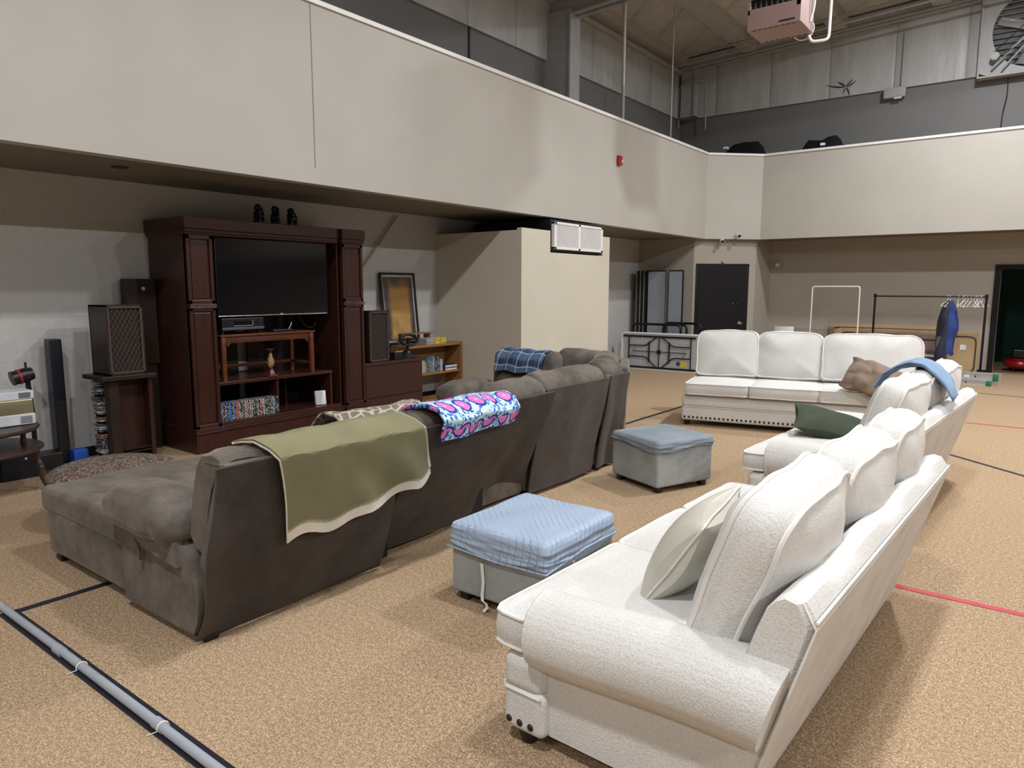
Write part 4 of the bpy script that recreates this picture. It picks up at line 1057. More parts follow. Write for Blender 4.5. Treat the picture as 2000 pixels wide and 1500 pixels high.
# speakers
GR = plain('brown_speaker_lattice', (.075, .048, .036), .6, 0, .1); GRB = plain('speaker_cloth', (.016, .011, .009), .9); WALN = wood('walnut_veneer', (.018, .011, .008), (.032, .019, .013), .4, (8, 8, 1))
def speaker(loc, rz, label, Dp=.36):
    t = thing('loudspeaker', label, 'speaker', loc, rz)
    W, H = .34, .66       # local: front faces +x, width along y
    obj('cabinet', join(box(-Dp, 0, -W / 2, W / 2, 0, .018, .002), box(-Dp, 0, -W / 2, W / 2, H - .018, H, .002), box(-Dp, 0, -W / 2, -W / 2 + .018, 0, H, .002), box(-Dp, 0, W / 2 - .018, W / 2, 0, H, .002), box(-Dp, -Dp + .015, -W / 2, W / 2, 0, H)), WALN, t, smooth=False)
    obj('grille_cloth', box(-.03, -.018, -W / 2 + .018, W / 2 - .018, .018, H - .018), GRB, t, smooth=False)
    fw_, x0 = .014, -.012
    obj('grille_frame', join(*[box(x0, .004, -W / 2 + .016, W / 2 - .016, z, z + fw_, .002) for z in (.016, H - .03)] + [box(x0, .004, y, y + fw_, .016, H - .016, .002) for y in (-W / 2 + .016, W / 2 - .03)]), GR, t, smooth=False)
    gs = []; w2, h0, h1 = W / 2 - .026, .026, H - .026; st = .043; sl = 1.75
    def clip(y0, z0, sg):
        pts = []
        # line z = z0 + sg*sl*(y)
        ya, yb = -w2, w2; za, zb = z0 + sg * sl * ya, z0 + sg * sl * yb
        if sg < 0: ya, yb, za, zb = yb, ya, zb, za
        if zb < h0 or za > h1: return None
        if za < h0: ya += (h0 - za) / (zb - za) * (yb - ya); za = h0
        if zb > h1: yb -= (zb - h1) / (zb - za) * (yb - ya) if abs(zb - za) > 1e-6 else 0; zb = h1
        return (ya, za), (yb, zb)
    for sg in (1, -1):
        z0 = h0 - 2 * sl * w2
        while z0 < h1 + 2 * sl * w2:
            c_ = clip(0, z0, sg)
            if c_ and math.dist(*c_) > .02: gs.append(tube([(-.012 + .003 * sg, c_[0][0], c_[0][1]), (-.012 + .003 * sg, c_[1][0], c_[1][1])], .0035, 4))
            z0 += st * sl
    obj('lattice', join(*gs), GR, t)
    return t
speaker((-6.98, 3.135, .868), 0.0, 'brown lattice-front loudspeaker on the disc cabinet left of the entertainment center')
speaker((-6.89, 6.235, .74), 0.0, 'brown lattice-front loudspeaker on the mahogany drawer cabinet', .22)
o = obj('tilted_panel', box(-7.60, -7.46, 3.39, 3.68, .9, 1.78, .006), WALN, smooth=False); tag(o, 'dark cabinet back behind the left loudspeaker, touching the entertainment center', 'cabinet')
obj('hook', lathe([(.012, 0), (.02, .01), (.001, .014)], 10, (0, 0, 0)), SILVER, o, M=T(-7.458, 3.55, 1.68, ry=PI / 2))
o = obj('tilted_panel_leg', box(-7.58, -7.48, 3.42, 3.66, 0, .9, .004), WALN, o, smooth=False); o.name = 'cabinet_base'
# disc cabinet under the left speaker
t = thing('disc_cabinet', 'dark wood cabinet with a column of disc slots down its left side', 'cabinet', (-7.17, 3.14, 0)); MC = T(7.17, -3.14, 0)
cp = lambda n, g, m=DARKW: obj(n, g, m, t, False, M=MC)
DK2 = wood('dark_red_wood', (.022, .008, .006), (.04, .014, .010), .35, (8, 8, 1))
cp('cabinet_top', rbox(.44, .50, .042, .005, 1, 1, (-7.17, 3.135, .845)))
cp('side_panel', box(-7.05, -7.02, 2.96, 3.02, .05, .824, .002)); cp('side_panel', box(-7.35, -7.02, 3.33, 3.37, 0, .824, .002), DK2) if False else obj('side_panel', box(-7.35, -7.02, 3.33, 3.37, 0, .824, .002), DK2, t, False, M=MC)
cp('partition', box(-7.34, -7.06, 3.055, 3.07, .05, .824)); cp('backboard', box(-7.36, -7.35, 2.97, 3.37, 0, .824))
obj('backboard', box(-7.16, -7.145, 3.07, 3.33, .05, .824), DK2, t, False, M=MC)
cp('corner_post', box(-7.10, -7.03, 2.95, 3.06, 0, .824, .003)); cp('cabinet_base', box(-7.36, -7.02, 2.95, 3.37, 0, .05, .003))
for z in (.10, .13): cp('shelf', box(-7.14, -7.03, 3.07, 3.33, z, z + .012))
R.seed(5); z = .105; k = 0
while z < .80:
    if R.random() < .14: z += .022; continue
    h = R.choice([.0105, .0105, .0105, .02, .02])
    c_ = R.choice([3, 12, 1, 6, 9, 3, 7, 2, 10, 4, 3, 8]) if z > .12 else 3
    o = obj('cd_case', rbox(.125, .142, h - .001, .001, 1, 1), CM[c_], smooth=False); o.location = (-7.21 + R.uniform(-.006, .006), 2.985 + R.uniform(-.012, .006), z + h / 2)
    cn = ['blue', 'black', 'charcoal', 'white', 'red', 'navy', 'black', 'taupe', 'dark blue', 'light blue', 'olive', 'black', 'cream'][c_]
    tag(o, '%s disc case lying flat in the slots of the dark disc cabinet' % cn, 'cd', 'disc cases stacked in the disc cabinet'); z += h + R.choice([.004, .008, .003]); k += 1
# tower speaker
t = thing('tower_speaker', 'slim tall glossy black tower speaker against the block wall', 'speaker', (-7.5, 2.70, 0)); 
obj('tower', join(box(-.07, .07, -.055, .05, .03, 1.21, .012, 3)), NAVYBLK, t); obj('base', rbox(.24, .22, .03, .006, 2, 1, (0, 0, .015)), BLACK, t)
obj('lower_panel', box(.068, .074, -.045, .04, .1, .62, .002), BLACK, t, smooth=False)
o = obj('blue_container', rbox(.12, .13, .15, .012, 3, 1, (-7.38, 2.80, .075)), plain('bright_blue_plastic', (.012, .075, .42), .45)); tag(o, 'bright blue box on the floor at the foot of the tower speaker', 'box')
o = obj('black_case', rbox(.2, .25, .16, .012, 3, 1, (-7.42, 2.52, .08)), BLACK); tag(o, 'low black case on the floor left of the blue box', 'case')
# round two-tier table
t = thing('round_side_table', 'two-tier round walnut side table with turned legs, cut off by the left edge', 'table', (-6.86, 1.84, 0))
disc = lambda r, z, th: lathe([(.01, z - th), (r - .012, z - th), (r, z - th * .6), (r, z - th * .35), (r - .01, z), (.01, z)], 48)
obj('tabletop', disc(.45, .56, .032), TABLEW, t); obj('lower_shelf', disc(.47, .39, .03), TABLEW, t)
leg_up = [(.012, .39), (.022, .40), (.026, .43), (.018, .47), (.026, .50), (.024, .528)]
leg_dn = [(.018, 0), (.022, .05), (.030, .09), (.034, .14), (.024, .18), (.032, .20), (.024, .215), (.032, .235), (.022, .25), (.026, .30), (.034, .335), (.034, .362)]
for k in range(4):
    a = PI / 4 + .35 + k * PI / 2
    cx, cy = .33 * math.cos(a), .33 * math.sin(a)
    obj('spindle', lathe(leg_up, 16, (cx, cy, 0)), TABLEW, t)
    g = lathe(leg_dn, 16); g = ([(x + math.cos(a) * (.40 + (.36 - z) * .20), y + math.sin(a) * (.40 + (.36 - z) * .20), z) for x, y, z in g[0]], g[1], None)
    obj('leg', g, TABLEW, t)
# white tabletop device
GOLD = plain('brushed_brass_band', (.48, .44, .28), .3, .8, .05)
t = thing('desktop_heater', 'silver white appliance with brass band and corner grilles on the round table', 'heater', (-6.80, 1.98, .56), .0)
HD = plain('silver_white_shell', (.55, .57, .61), .4)
obj('shell', join(box(-.14, .09, -.34, .26, .005, .095, .008, 2), box(-.14, .09, -.34, .26, .215, .285, .008, 2)), HD, t, smooth=False)
obj('band', rbox(.225, .585, .125, .012, 2, 1, (-.025, -.04, .155)), GOLD, t)
GRL = plain('grille_grey', (.12, .125, .14), .5)
for (z0, z1) in ((.02, .08), (.228, .275)): obj('vent_grille', join(*[box(.089, .093, .15, .235, z0 + (z1 - z0) * k / 7, z0 + (z1 - z0) * k / 7 + .004) for k in range(7)]), GRL, t, smooth=False)
for y in (-.3, .22): obj('foot', lathe([(.015, 0), (.015, .008)], 10, (-.02, y, 0)), BLACK, t)
t = thing('stand_with_drum_head', 'black stand with a tilted drum-shaped head and red ring behind the round table', 'stand', (-7.38, 2.42, 0))
obj('pole', join(tube([(0, .02, .03), (0, .02, .55), (0, .0, .93)], .022, 10), tube([(0, .0, .90), (0, -.002, 1.02)], .010, 8)), BLACK, t)
obj('head', xf(lathe([(.01, -.10), (.055, -.09), (.068, -.03), (.062, .03), (.066, .08), (.01, .085)], 24), T(.03, -.05, .90, rx=PI / 2 + .22)), BLACK, t)
obj('ring', xf(lathe([(.066, .012), (.070, .018), (.070, .026), (.064, .032)], 24), T(.03, -.05, .90, rx=PI / 2 + .22)), plain('red_ring', (.35, .02, .04), .5), t, label='red ring')
obj('base', rbox(.28, .26, .02, .006, 2, 1, (0, .02, .01)), BLACK, t)
t = thing('subwoofer', 'black box speaker on the floor under the round table', 'speaker', (-7.32, 2.27, 0), 0)
obj('cabinet', box(-.14, .14, -.17, .13, 0, .30, .006, 2), NAVYBLK, t, smooth=False); obj('badge', join(box(.139, .143, -.03, .03, .235, .25, .001), ell(.01, .012, .012, (.142, .02, .18), 10, 6)), SILVER, t)

# mahogany drawer cabinet, bookcase and things on it
t = thing('drawer_cabinet', 'low mahogany lateral drawer cabinet right of the entertainment center', 'cabinet', (-7.28, 6.6, 0)); MD = T(7.28, -6.6, 0)
dp = lambda n, g, m=FILEM: obj(n, g, m, t, False, M=MD)
dp('cabinet_body', box(-7.11, -6.90, 5.965, 7.01, 0, .70, .002)); dp('cabinet_top', box(-7.115, -6.87, 5.96, 7.025, .70, .738, .004)); dp('drawer', box(-6.90, -6.88, 5.98, 6.995, .285, .69, .003)); dp('drawer', box(-6.90, -6.88, 5.98, 6.995, .02, .275, .003))
t = thing('bookcase', 'low honey oak bookcase in the corner beside the duct enclosure', 'bookcase', (-7.3, 7.5, 0)); MK = T(7.3, -7.5, 0)
kp = lambda n, g: obj(n, g, OAK, t, False, M=MK)
kp('bookcase_top', box(-7.44, -7.12, 6.95, 8.105, .845, .88, .002)); kp('side_panel', box(-7.44, -7.12, 8.065, 8.105, 0, .845, .002)); kp('side_panel', box(-7.44, -7.12, 6.95, 6.98, 0, .845, .002))
kp('shelf', box(-7.43, -7.135, 6.98, 8.065, .44, .468, .002)); kp('shelf', box(-7.43, -7.135, 6.98, 8.065, .05, .078, .002)); kp('backboard', box(-7.45, -7.44, 6.95, 8.105, .45, .88))
R.seed(21)
y = 7.03; k = 0
while y < 7.72:
    wd = R.uniform(.018, .04); h = R.uniform(.15, .235); c_ = R.choice([2, 5, 8, 3, 6, 9, 7]); c_ = 12 if abs(y - 7.30) < .02 else c_
    o = obj('book', rbox(.14, wd - .002, h, .002, 1, 1), CM[c_], smooth=False); o.location = (-7.24, y + wd / 2, .468 + h / 2)
    tag(o, 'upright %s book on the oak bookcase shelf' % ['blue', 'black', 'charcoal', 'grey', 'red', 'navy', 'black', 'taupe', 'dark blue', 'pale blue', 'olive', 'black', 'cream'][c_], 'book', 'upright books on the oak bookcase'); y += wd; k += 1
for z, m_, c_ in ((.468, 'red', (.13, .015, .015)), (.513, 'dark blue', (.012, .03, .14))):
    o = thing('book', '%s hardcover lying flat at the right end of the oak bookcase shelf' % m_, 'book', (-7.235, 7.88, z))
    obj('cover', join(box(-.10, .10, -.14, .12, 0, .004), box(-.10, .10, -.14, .12, .038, .042), box(-.10, .10, -.144, -.138, 0, .042)), plain(m_.replace(' ', '_') + '_cover', c_, .5), o, smooth=False)
    obj('pages', box(-.095, .095, -.138, .125, .004, .038), plain('page_edges_%d' % int(z * 100), (.6, .58, .52), .8), o, smooth=False)
o = thing('small_crate', 'little wooden box shelf on top of the oak bookcase, below the painting', 'box', (-7.36, 7.3, .88)); W2 = wood('light_brown_wood', (.20, .10, .045), (.28, .15, .07), .5)
for n, g in (('top_board', box(-.05, .09, -.25, .33, .15, .165, .002)), ('bottom_board', box(-.05, .08, -.24, .30, 0, .012)), ('side_board', box(-.05, .08, .27, .285, .012, .15)), ('side_board', box(-.05, .08, -.24, -.225, .012, .15))): obj(n, g, W2, o, smooth=False)
YEL = plain('yellow_magazine_spines', (.62, .46, .06), .4, 0, .2, 60); GRY = plain('grey_magazine', (.36, .37, .37), .5, 0, .15, 60)
for j, (y0, y1, m_, cn) in enumerate(((7.36, 7.52, GRY, 'grey'), (7.53, 7.64, YEL, 'yellow'), (7.65, 7.77, YEL, 'yellow'))):
    for q in range(5):
        o = obj('magazine', rbox(.20, y1 - y0, .0165, .002, 1, 1), m_, smooth=False); o.location = (-7.24 + R.uniform(-.006, .006), (y0 + y1) / 2 + R.uniform(-.004, .004), .889 + .0175 * q)
        tag(o, '%s magazine in the %s flat stack on the oak bookcase' % (cn, ['left', 'middle', 'right'][j]), 'magazine', 'magazines in the %s stack on the bookcase' % ['left', 'middle', 'right'][j])
# framed golden picture leaning on the wall
s = NT('gold_abstract_print'); uv = s.n('ShaderNodeTexCoord').outputs['UV']; sp_ = s.n('ShaderNodeSeparateXYZ'); s.l(uv, sp_.inputs[0])
n = s.noise(uv, 3.5, 4); du = s.math('MULTIPLY', s.math('ABSOLUTE', s.math('SUBTRACT', sp_.outputs[0], .52)), 2.3); dv_ = s.math('MULTIPLY', s.math('ABSOLUTE', s.math('SUBTRACT', sp_.outputs[1], .40)), 1.55)
e_ = s.math('ADD', s.math('MAXIMUM', du, dv_), s.math('MULTIPLY', s.math('SUBTRACT', n, .5), .5))
s.set(Color=s.mix(s.ramp(e_, [(.62, 0.0), (.9, 1.0)]), s.mix(s.ramp(s.noise(uv, 3, 3), [(.35, 0.0), (.65, .8)]), s.mix(s.ramp(sp_.outputs[1], [(.40, 0.0), (.50, 1.0)]), (.50, .33, .12), (.27, .15, .035)), (.33, .17, .05)), (.07, .055, .06)), Roughness=.3); PIC = s.m
t = thing('framed_picture', 'tall black-framed golden abstract picture leaning on the wall above the bookcase', 'picture', (-7.50, 7.24, .88)); 
MP = T(0, 0, 0, ry=-.10); PW, PH = .68, 1.03
fr = []
for (a, b, c_, d_) in ((-PW / 2, -PW / 2 + .03, 0, PH), (PW / 2 - .03, PW / 2, 0, PH), (-PW / 2, PW / 2, PH - .03, PH), (-PW / 2, PW / 2, 0, .03)): fr.append(box(-.012, .015, a, b, c_, d_, .002))
obj('picture_frame', join(*fr), BLACK, t, smooth=False, M=MP); obj('mat_board', box(-.010, -.004, -PW / 2 + .02, PW / 2 - .02, .02, PH - .02), plain('pale_mat', (.42, .40, .36), .7), t, smooth=False, M=MP)
obj('print', grid(lambda u, v: (-.003, -PW / 2 + .055 + (PW - .11) * u, .06 + (PH - .12) * v), 1, 1, .001), PIC, t, smooth=False, M=MP)
# steering wheel controller
t = thing('steering_wheel_controller', 'black game steering wheel and base on the drawer cabinet', 'game controller', (-6.99, 6.80, .738))
a_ = Matrix.Translation((.03, .02, .25)) @ Vector((.42, -.30, .85)).to_track_quat('Z', 'Y').to_matrix().to_4x4()
obj('wheel_rim', xf(tube([(.125 * math.cos(PI * k / 20), .125 * math.sin(PI * k / 20), 0) for k in range(40)], .016, 10, closed=True), a_), BLACK, t)
obj('wheel_spokes', xf(join(lathe([(.035, -.02), (.04, .012), (.001, .016)], 20), *[tube([(0, 0, 0), (.12 * math.cos(q), .12 * math.sin(q), 0)], .014, 8) for q in (PI / 2 * 3, .2, PI - .2)]), a_), BLACK, t)
obj('column', tube([(0, .0, .06), (.02, .015, .17), (.03, .02, .24)], [.03, .022, .02], 10), BLACK, t)
obj('base_unit', wob(xf(lathe([(.12, 0), (.12, .02), (.075, .06), (.04, .10), (.01, .11)], 24), T(0, 0, 0, s=(.8, 1.2, 1))), .004, 9, 2), BLACK, t)
obj('emblem', box(.055, .058, -.02, .01, .085, .095), SILVER, t, smooth=False, M=T(.0, 0, 0))
t = thing('gear_shifter_box', 'small black control box with grey knobs between speaker and steering wheel', 'game controller', (-7.22, 6.95, .88) if False else (-6.98, 6.62, .738))
obj('box_body', box(-.10, .02, -.06, .09, 0, .10, .008, 2), BLACK, t)
obj('knob', join(*[ell(.010, .009, .012, (.025, -.03 + .035 * k, .105), 10, 6) for k in range(4)]), SILVER, t)
# strange white scrap behind the right speaker
o = obj('white_bracket', join(box(-7.55, -7.53, 6.28, 6.30, .72, 1.62, .002), box(-7.55, -7.53, 6.3, 6.36, 1.50, 1.54, .002)), WHITEM, smooth=False); tag(o, 'thin white bracket standing behind the right loudspeaker', 'bracket')
# brace on the block wall (diagonal tube) above the picture
o = obj('diagonal_brace', tube([(-7.60, 6.55, 1.90), (-7.60, 7.27, 2.70)], .016, 8), STEELD); tag(o, 'thin diagonal metal brace rod on the block wall above the picture', 'brace')
o = obj('diagonal_brace', join(box(-7.6, -7.5, 4.55, 4.75, 2.3, 2.76)), STEELD, smooth=False); tag(o, 'short steel stub on the wall behind the carved monkeys', 'brace')
bpy.data.objects.remove(o, do_unlink=True)
o = obj('recessed_light', lathe([(.01, 0), (.075, 0), (.07, -.012), (.01, -.014)], 20), DARKW); o.location = (-6.75, 3.08, 2.76); tag(o, 'small dark round fitting in the balcony soffit at upper left', 'ceiling fitting')
# ---------------------------------------------------------------- duct and grille
DUCT = plain('black_duct', (.006, .006, .007), .5)
t = thing('air_duct', 'black duct with white return grille in the top of the beige enclosure', 'duct', (-6.8, 9.6, 2.24)); MG = T(6.8, -9.6, -2.24)
obj('duct_box', box(-7.5, -6.03, 8.86, 10.35, 2.235, 2.70, .004), DUCT, t, smooth=False, M=MG)
gx = -5.97
obj('grille_frame', join(*[box(-6.03, gx, a, b, c, d, .004) for a, b, c, d in ((8.88, 8.935, 2.265, 2.665), (10.235, 10.29, 2.265, 2.665), (8.88, 10.29, 2.265, 2.30), (8.88, 10.29, 2.63, 2.665), (9.55, 9.605, 2.265, 2.665))]), WHITEM, t, smooth=False, M=MG)
obj('fins', join(*[box(-5.995, -5.98, y, y + .012, 2.30, 2.63) for y in [8.95 + .0245 * k for k in range(53)] if not 9.54 < y < 9.6]), WHITEM, t, smooth=False, M=MG)
obj('duct_tape', box(gx - .001, gx + .002, 8.89, 8.94, 2.62, 2.662), plain('blue_tape', (.03, .12, .4), .5), t, smooth=False, M=MG)
# fire alarm strobe on the balcony face
t = thing('fire_alarm_strobe', 'red fire alarm strobe on the balcony face', 'fire alarm', (-6.098, 10.98, 3.83))
obj('housing', rbox(.05, .115, .16, .01, 3, 1, (.025, 0, 0)), REDW, t); obj('strobe_lens', rbox(.03, .035, .05, .008, 2, 1, (.06, .02, -.01)), WHITEP, t)
def seccam(loc, rz, label, dn):
    t = thing('security_camera', label, 'security camera', loc, rz)
    obj('mount', join(tube([(0, 0, 0), (0, -.03, -.02 if dn else .0), (0, -.06, .03)], .018, 10), xf(lathe([(.035, 0), (.035, .015), (.01, .02)], 18), T(0, 0, 0, rx=PI / 2))), WHITEP, t)
    obj('camera_body', xf(join(lathe([(.01, -.055), (.04, -.05), (.045, 0), (.042, .04), (.01, .042)], 20)), T(0, -.09, .035, rx=PI / 2 + .25)), WHITEP, t)
    obj('lens', xf(lathe([(.034, 0), (.034, .006), (.01, .008)], 18), T(0, -.133, .022, rx=PI / 2 + .25)), BLACK, t)
seccam((-5.60, 15.32, 2.775), .9, 'white security camera at the bottom of the chamfered balcony face, upper of two', False)
seccam((-5.86, 15.15, 2.66), .6, 'white security camera hanging under the chamfered balcony corner, lower of two', True)
o = obj('wall_box', rbox(.16, .07, .16, .01, 2, 1, (-5.13, 16.765, 2.22)), NWALL); tag(o, 'small beige square box high on the wall right of the black door', 'wall box')
obj('lens', lathe([(.035, 0), (.03, .02), (.001, .025)], 14), WHITEP, o, M=T(-5.13, 16.73, 2.22, rx=PI / 2))

# ---------------------------------------------------------------- north end clutter
BLKT = plain('black_tube', (.008, .008, .010), .35, .2)
# white folding table standing on its long edge, underside towards the camera
t = thing('folding_table', 'white plastic folding table standing on edge, black folded legs showing', 'table', (-6.35, 13.42, 0), .03)
s = NT('honeycomb_plastic'); v = s.coord('Object', (1, 1, 1), (0, PI / 4, 0)); ch = s.n('ShaderNodeTexChecker'); s.l(v, ch.inputs[0]); ch.inputs['Scale'].default_value = 42; ch.inputs[1].default_value = (.64, .66, .70, 1); ch.inputs[2].default_value = (.30, .32, .36, 1)
s.set(Color=ch.outputs[0], Roughness=.4); HC = s.m
obj('tabletop', rbox(1.84, .045, .76, .02, 3, 1, (0, .03, .385)), WHITEP, t)
rim = [(-.92, .0), (.92, .0), (.92, .77), (-.92, .77)]
ro = smoothpoly(rim, .07); 
obj('rim', tube([(p.x * .985, .0, .385 + (p.y - .385) * .97) for p in ro], .022, 8, closed=True), WHITEP, t)
obj('honeycomb_underside', box(-.86, .86, -.002, .006, .05, .72), HC, t, smooth=False)
q = -.02
obj('side_rail', tube([(-.86, q, .70), (.72, q, .70)], .018, 8), BLKT, t); obj('side_rail', tube([(-.86, q, .06), (.74, q, .06)], .018, 8), BLKT, t)
for s_ in (-1, 1):
    xc = -.05
    obj('folded_leg', tube(rnd([(xc + s_ * .68, q - .01, .70), (xc + s_ * .68, q - .01, .06)], .02), .013, 8), BLKT, t)
    obj('folded_leg', tube(rnd([(xc + s_ * .66, q - .012, .51), (xc + s_ * .30, q - .012, .51), (xc + s_ * .05, q - .012, .70)], .06), .012, 8), BLKT, t)
    obj('folded_leg', tube(rnd([(xc + s_ * .66, q - .012, .28), (xc + s_ * .30, q - .012, .28), (xc + s_ * .05, q - .012, .06)], .06), .012, 8), BLKT, t)
    obj('brace', tube([(xc, q - .015, .39), (xc + s_ * .60, q - .015, .39)], .007, 6), BLKT, t)
    obj('brace', tube([(xc + s_ * .5, q - .018, .49), (xc + s_ * .60, q - .018, .39), (xc + s_ * .5, q - .018, .30)], .006, 6), plain('grey_strap_%d' % (s_ + 1), (.2, .2, .22), .5), t)
    obj('folded_leg', tube([(xc + s_ * .22, q - .014, .60), (xc + s_ * .22, q - .014, .17)], .017, 8), BLKT, t)
obj('centre_bar', tube([(-.05, q - .014, .70), (-.05, q - .014, .06)], .010, 8), BLKT, t); obj('latch', rbox(.08, .03, .08, .01, 2, 1, (-.05, q - .02, .39)), BLKT, t)
obj('warning_sticker', box(.42, .52, -.006, -.003, .10, .24), plain('yellow_sticker', (.72, .60, .02), .5), t, smooth=False); obj('dark_sticker', xf(box(-.04, .04, -.006, -.003, -.04, .04), T(.36, 0, .17, ry=PI / 4)), plain('dark_sticker', (.06, .06, .07), .5), t, smooth=False)
# black trolley frames behind it
def trolley(loc, w, h, label, d=.5):
    t = thing('table_trolley', label, 'trolley', loc)
    obj('handle', tube(rnd([(-w / 2, 0, .12), (-w / 2, 0, h), (w / 2, 0, h), (w / 2, 0, .12)], .10, 6), .026, 10), BLKT, t)
    obj('deck', join(box(-w / 2, w / 2, -.02, d, .12, .16, .005)), BLKT, t, smooth=False)
    for (x, y) in ((-w / 2 + .05, .03), (w / 2 - .05, .03), (-w / 2 + .05, d - .05), (w / 2 - .05, d - .05)): obj('wheel', xf(lathe([(.01, -.015), (.05, -.015), (.06, -.008), (.06, .008), (.05, .015), (.01, .015)], 18), T(x, y, .06, ry=PI / 2)), BLACK, t)
trolley((-6.61, 13.66, 0), 1.10, .94, 'wide black tubular trolley handle rising just behind the folding table', .10)
trolley((-6.28, 13.86, 0), .52, .935, 'narrow black tubular trolley handle in the middle behind the folding table', .10)
trolley((-6.20, 14.05, 0), .80, .96, 'black tubular trolley handle nearest the black door', .12)
# stack of folded stage screens / partitions
PANELM = plain('pale_blue_grey_panel', (.30, .33, .38), .35, 0, .06, 2)
R.seed(3)
def panelbox(x0, x1, y, label, m_):
    t = thing('partition_panel', label, 'partition panel', ((x0 + x1) / 2, y, 0))
    w_ = x1 - x0
    obj('panel', box(-w_ / 2 + .008, w_ / 2 - .008, -.02, .02, .03, 2.05, .003), m_, t, smooth=False)
    obj('panel_frame', join(box(-w_ / 2, -w_ / 2 + .012, -.025, .025, .0, 2.07, .002), box(w_ / 2 - .012, w_ / 2, -.025, .025, 0, 2.07, .002), box(-w_ / 2, w_ / 2, -.025, .025, 2.05, 2.075, .002), box(-w_ / 2, w_ / 2, -.025, .025, 0, .03, .002)), BLACKM, t, smooth=False)
    return t
panelbox(-7.20, -6.76, 14.42, 'pale grey partition panel seen flat, left of the pair beside the black door', PANELM)
panelbox(-6.68, -6.35, 14.36, 'pale blue-grey partition panel nearest the black door, seen flat', PANELM)
EDGE = plain('grey_panel_edge', (.22, .215, .20), .3, .4)
for k in range(6):
    x = -7.46 + .045 * k
    o = obj('partition_edge', join(box(-.015, .015, -.38, .0, .0, 2.07, .003)), EDGE if k % 2 == 0 else BLACKM, smooth=False); o.location = (x, 14.75, 0)
    tag(o, 'folded partition panel edge-on in the stack near the corner', 'partition panel', 'edge-on partition panels in the stack')
o = obj('partition_edge', box(-.018, .018, -.35, 0, 0, 2.08, .003), EDGE, smooth=False); o.location = (-6.735, 14.72, 0); tag(o, 'folded partition panel edge-on between the two pale panels', 'partition panel')
# white chair
t = thing('plastic_chair', 'white moulded plastic chair behind the far cream sofa', 'chair', (-4.17, 14.0, 0))
obj('chair_shell', grid(lambda u, v: (lambda p, hw: ((u - .5) * 2 * hw, p[0] + .03 * (2 * u - 1) ** 2, p[1]))(path([(-.25, .44), (.12, .43), (.17, .50), (.20, .96)], v), .21 - .03 * v), 10, 20, .015), plain('white_chair_plastic', (.66, .70, .69), .4), t)
for (x, y) in ((-.17, -.2), (.17, -.2), (-.15, .14), (.15, .14)): obj('leg', tube([(x, y, .44), (x * 1.12, y * 1.15, 0)], .012, 8), WHITEM, t)
# white garment rack
t = thing('garment_rack', 'bare white metal garment rack frame', 'clothes rack', (-3.59, 15.6, 0))
obj('rack_frame', tube(rnd([(-.46, 0, .10), (-.45, 0, 1.73), (.45, 0, 1.73), (.46, 0, .10)], .05, 5), .014, 10), WHITEM, t)
for s_ in (-1, 1): obj('foot', tube([(s_ * .46, -.22, .02), (s_ * .46, 0, .10), (s_ * .46, .22, .02)], .013, 8), WHITEM, t)
# black garment rack
t = thing('garment_rack', 'long black metal garment rack holding hangers near the open doorway', 'clothes rack', (-1.93, 15.6, 0))
for s_ in (-1, 1): obj('post', join(tube([(s_ * .92, 0, .06), (s_ * .92, 0, 1.56)], .021, 8), box(s_ * .92 - .026, s_ * .92 + .026, -.026, .026, 1.52, 1.59, .003)), BLACKM, t)
obj('rail', tube([(-.92, 0, 1.545), (.92, 0, 1.545)], .014, 8), BLACKM, t); 
for s_ in (-1, 1): obj('foot', tube([(s_ * .92, -.25, .03), (s_ * .92, 0, .07), (s_ * .92, .25, .03)], .018, 8), BLACKM, t)
for s_ in (-1, 1):
    for y_ in (-.25, .25): obj('caster', ell(.025, .025, .025, (s_ * .92, y_, .025), 10, 6), BLACK, t)
# hangers
def hanger_geo():
    hook = [(0, .0, .0)] + [(.0 + .022 * math.sin(a), 0, .05 + .022 - .022 * math.cos(a) + .0) for a in [PI * k / 6 for k in range(0, 9)]]
    hook = [(.022 * math.cos(a), 0, .022 * math.sin(a) - .0) for a in [PI * 1.05 - PI * 1.15 * k / 8 for k in range(9)]] 
    hook = [(p[0], p[1], p[2]) for p in hook] + [(.012, 0, -.03), (0, 0, -.05), (0, 0, -.075)]
    tri = [(0, 0, -.075), (.20, 0, -.165), (.205, 0, -.18), (-.205, 0, -.18), (-.20, 0, -.165)]
    return join(tube(hook, .004, 6), tube(tri, .0055, 6, closed=True))
HG = hanger_geo(); first = None; R.seed(8)
for i, x in enumerate([-1.615, -1.575, -1.445, -1.375, -1.345, -1.30, -1.245, -1.205, -1.165, -1.14, -1.105, -1.075]):
    if first is None: first = obj('clothes_hanger', HG, WHITEP); h_ = first
    else: h_ = first.copy(); COL.objects.link(h_)
    h_.location = (x, 15.6, 1.547); h_.rotation_euler = (R.uniform(-.06, .06), R.uniform(-.05, .05), PI / 2 + R.uniform(-.55, .45))
    tag(h_, 'white plastic hanger bunched at the right end of the black rack' if i > 1 else ('white hanger holding the navy jacket on the black rack' if i == 0 else 'white hanger pressed against the right side of the hung navy jacket'), 'hanger', 'white hangers bunched on the black rack' if i > 1 else None)
